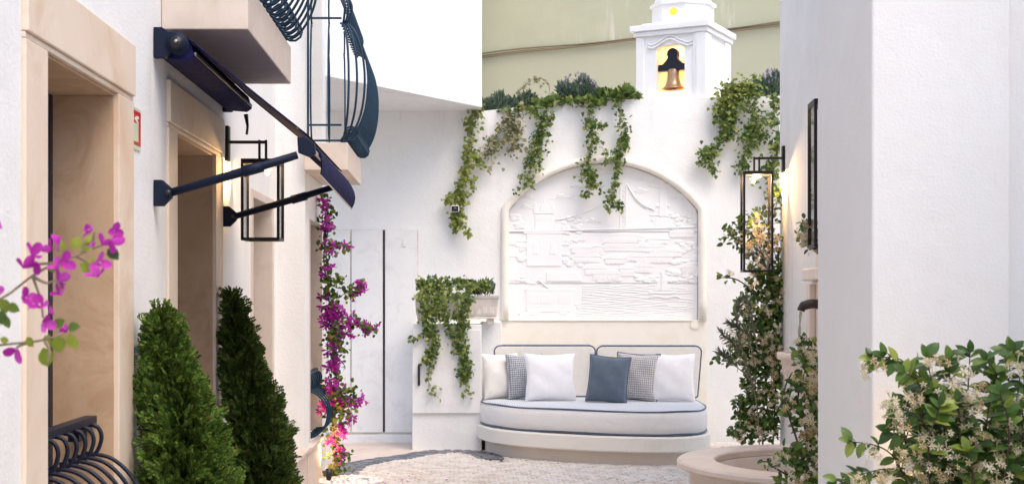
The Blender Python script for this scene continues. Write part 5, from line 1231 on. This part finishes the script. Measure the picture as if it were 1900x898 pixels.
for k in range(46):
    mx, my = random.uniform(1690,1960), random.uniform(720,960); Yd = YJ+random.uniform(-0.2,0.2)
    if mx < 1700 and my < 790: continue
    pa = catmull([P(1780+random.uniform(-80,80),1200,YJ+0.05),P(mx+random.uniform(-30,30),my+120,Yd),P(mx,my,Yd-0.05)], 12); shoots.append(pa)
ind = 0; LP, LD, LN, LS = [], [], [], []; cand = []
for si, pa in enumerate(shoots):
    st.tube(pa, [0.0045*(1-0.65*i/len(pa)) for i in range(len(pa))], 5)
    n_ = len(pa)
    for i in range(int(n_*0.40), n_, 2 if si < len(tips) else 1):
        p = pa[i]; tan = (pa[min(i+1,n_-1)]-pa[max(i-1,0)]).normalized(); sidev = tan.cross(Vector((0,-1,0.2))).normalized()
        if i % 4 >= 2: sidev = (sidev+Vector((0,-0.8,0))).normalized()
        for sg in (-1, 1):
            if random.random() < 0.12: continue
            d = tan*random.uniform(0.4,1.0)+sidev*sg+Vector((random.uniform(-.3,.3),random.uniform(-.5,.2),random.uniform(-.5,.2)))
            nr = Vector((random.uniform(-.5,.5),-0.7+random.uniform(-.5,.5),0.9)); cand.append((p, d, nr, random.uniform(0.038,0.064)))
    place = None
    p = pa[-1]; cand.append((p, (pa[-1]-pa[-2]), Vector((0,-1,0.5)), 0.045))
st.build('stem', M['stem'], nj, True)
def on_screen(p): s = F/p.y; return 1540 < VX+p.x*s < 1905 and VY-(p.z-EYE)*s < 905
seen = [c for c in cand if on_screen(c[0])]; other = [c for c in cand if not on_screen(c[0])]
seen.sort(key=lambda c: c[0].y)
print('jasmine leaves', len(seen), len(other))
for c in seen[:285]: place_leaf(random.choice(JL), c[0], c[1], c[2], c[3], nj)
other = seen[285:]+other
stuff(put(scatter(leaf_template(0.32,0.12,0.2,5), [tuple(c[0]) for c in other], [tuple(c[1]) for c in other], [tuple(c[2]) for c in other], [c[3] for c in other], 'foliage', M['jas_leaf']), 'foliage', nj))
cl_px = [(1660,745),(1690,745),(1655,770),(1705,735),(1785,695),(1800,735),(1790,745),(1870,785),(1795,775),(1765,845),(1710,815),(1745,820),(1825,815),(1850,855),(1830,870),(1680,850),(1700,860),(1640,890),(1650,880),(1890,830),(1820,725),(1660,790),(1745,870),(1780,860),(1735,680),(1905,740),(1620,850),(1614,685),(1760,720),(1885,680),(1875,800),(1810,870),(1600,895),(1720,880),(1855,900),(1790,890)]
for i, (x, y) in enumerate(cl_px):
    for q_ in range(2): put(FC[4] if random.random() < .18 else random.choice(FC[:4]), 'flower_cluster', nj, loc=P(x+random.uniform(-9,9),y+random.uniform(-8,8),YJ-0.14-random.random()*0.06), rot=(random.uniform(-.4,.4),random.uniform(-.5,.5),random.uniform(-.6,.6)), scale=random.uniform(0.8,1.15))
# warm path light tucked in the bush
spot('bush_uplight', tuple(P(1700,960,4.82)), tuple(P(1780,600,4.99)), 1.6, (1.0,0.6,0.28), 90, 0.02)
point('bush_glow', tuple(P(1745,900,4.80)), 0.35, (1.0,0.55,0.2), 0.02)

def jas_climber(label, zones, Y, n, nf, stems, base, sz=0.042, flower_obj=110, fs=1.0):
    t = thing('climbing_jasmine', label, 'jasmine', base, 0, 'climbing jasmines at the right wall')
    st = MB()
    for pts in stems:
        pa = catmull([P(x,y,Y+random.uniform(-.05,.05)) for x,y in pts], 6); st.tube(pa, [0.007*(1-0.7*i/len(pa))+0.001 for i in range(len(pa))], 6)
    st.build('stem', M['stem'], t, True)
    tot = sum(z[4]*z[2]*z[3] for z in zones); Pp = []
    for (x, y, rx, ry, w) in zones:
        k = int(n*w*rx*ry/tot); a = rng.random(k)*2*math.pi; r_ = np.sqrt(rng.random(k))*(1+0.12*np.sin(a*5+x))
        px = x+rx*r_*np.cos(a); py = y+ry*r_*np.sin(a); yy_ = Y+rng.normal(size=k)*0.045; Pp.append(np.stack([(px-VX)*yy_/F, yy_, EYE+(VY-py)*yy_/F],1))
    Pp = np.concatenate(Pp); k = len(Pp); Pp[:,0] = np.minimum(Pp[:,0], 2.64+(Pp[:,1]-11.5)*0.10-0.02)
    dd = rng.normal(size=(k,3))*0.8+np.array([-0.2,-0.4,0.1]); nn_ = rng.normal(size=(k,3))*0.6+np.array([-0.3,-0.8,0.6])
    stuff(put(scatter(leaf_template(0.30,0.12,0.15,4), Pp, dd, nn_, sz*rng.uniform(.6,1.25,k), 'foliage', M['jas_leaf']), 'foliage', t))
    for q_ in range(flower_obj):
        z = random.choices(zones, weights=[z_[2]*z_[3]*z_[4]*(z_[5] if len(z_) > 5 else 1) for z_ in zones])[0] if False else random.choices(zones, weights=[z_[2]*z_[3] for z_ in zones])[0]
        a, r_ = random.uniform(0,6.28), math.sqrt(random.random()); yy_ = Y-0.08-random.random()*0.08
        p = P(z[0]+z[2]*r_*math.cos(a), z[1]+z[3]*r_*math.sin(a), yy_); p.x = min(p.x, rwx(yy_)-0.03)
        put(FC[4] if random.random() < .2 else random.choice(FC[:4]), 'flower_cluster', t, loc=p, rot=(random.uniform(-.6,.6),random.uniform(-.9,.3),random.uniform(-.6,.6)), scale=fs*random.uniform(0.8,1.3))
    return t
z1 = [(1442,370,9,22,.7),(1408,405,40,22,.6),(1395,440,55,24,.5),(1370,430,30,20,.35),(1345,515,18,6,.35),(1410,470,38,26,.7),(1420,520,34,34,1),(1415,575,40,40,1.1),(1412,640,44,40,1.1),(1345,668,26,9,.5),(1370,650,24,26,.7),(1415,700,40,40,1.1),(1410,755,44,34,1.1),(1400,795,48,26,1),(1385,770,22,40,.8),(1375,600,18,40,.5),(1440,600,16,120,1)]
jas_climber('tall jasmine full of cream flowers climbing past the tall lantern', z1, 11.38, 3300, 0, [[(1420,925),(1415,800),(1420,700),(1410,600),(1425,520),(1405,450),(1435,400),(1445,350)],[(1400,925),(1395,800),(1400,650),(1340,668)],[(1430,900),(1440,600),(1400,440),(1350,430)],[(1420,560),(1370,520),(1330,515)],[(1400,700),(1380,620),(1390,560)]], tuple(P(1415,922,11.38)), 0.054, 90, 1.3)
z2 = [(1500,640,18,12,.8),(1490,665,26,18,.6),(1495,700,24,34,.8),(1478,745,28,30,.7),(1495,785,26,34,.9),(1480,840,34,22,.8),(1430,858,24,12,.5),(1500,880,22,22,1),(1465,890,28,10,.8),(1510,760,12,120,1.0)]
jas_climber('jasmine trailing over the fountain basin beside the pillar', z2, 7.6, 520, 0, [[(1510,1010),(1500,880),(1495,800),(1480,740),(1500,660),(1470,665)],[(1505,900),(1480,820),(1455,735),(1470,690)],[(1500,900),(1460,880),(1425,860)]], tuple(P(1510,1068,7.6)), 0.055, 34, 1.1)
jas_climber('small tuft of flowering jasmine below the half hidden lantern', [(1500,430,20,24,1),(1510,450,12,18,1),(1490,445,12,12,1)], 7.75, 130, 0, [[(1520,470),(1505,440),(1498,410)],[(1518,470),(1490,440)]], tuple(P(1519,470,7.75)), 0.04, 12, 1.0)
# olive branch inside the jasmine
ol = thing('olive_shrub', 'grey green olive shrub poking left out of the jasmine', 'shrub', tuple(P(1410,922,10.8)))
st = MB(); pos_, dir_ = [], []
for pts in [[(1412,922),(1405,760),(1385,680),(1362,640),(1340,618)],[(1400,720),(1375,640),(1368,590),(1372,560)],[(1390,700),(1355,670),(1338,655)],[(1400,680),(1385,620),(1355,600)],[(1405,650),(1395,590),(1385,555)]]:
    pa = catmull([P(x,y,10.5) for x,y in pts], 8); st.tube(pa, [0.005*(1-0.7*i/len(pa)) for i in range(len(pa))], 5)
    for i in range(len(pa)//3, len(pa)):
        tan = (pa[min(i+1,len(pa)-1)]-pa[i-1]).normalized()
        for k in range(7): pos_.append(tuple(pa[i])); v = tan*0.9+Vector((random.gauss(0,.7),random.gauss(0,.5),random.gauss(0,.6))); dir_.append(tuple(v))
st.build('branches', M['stem_pale'], ol, True)
stuff(put(scatter(leaf_template(0.11,0.05,0.05,3), pos_, dir_, rdir(len(pos_)), rng.uniform(0.04,0.075,len(pos_)), 'foliage', M['olive_leaf']), 'foliage', ol))
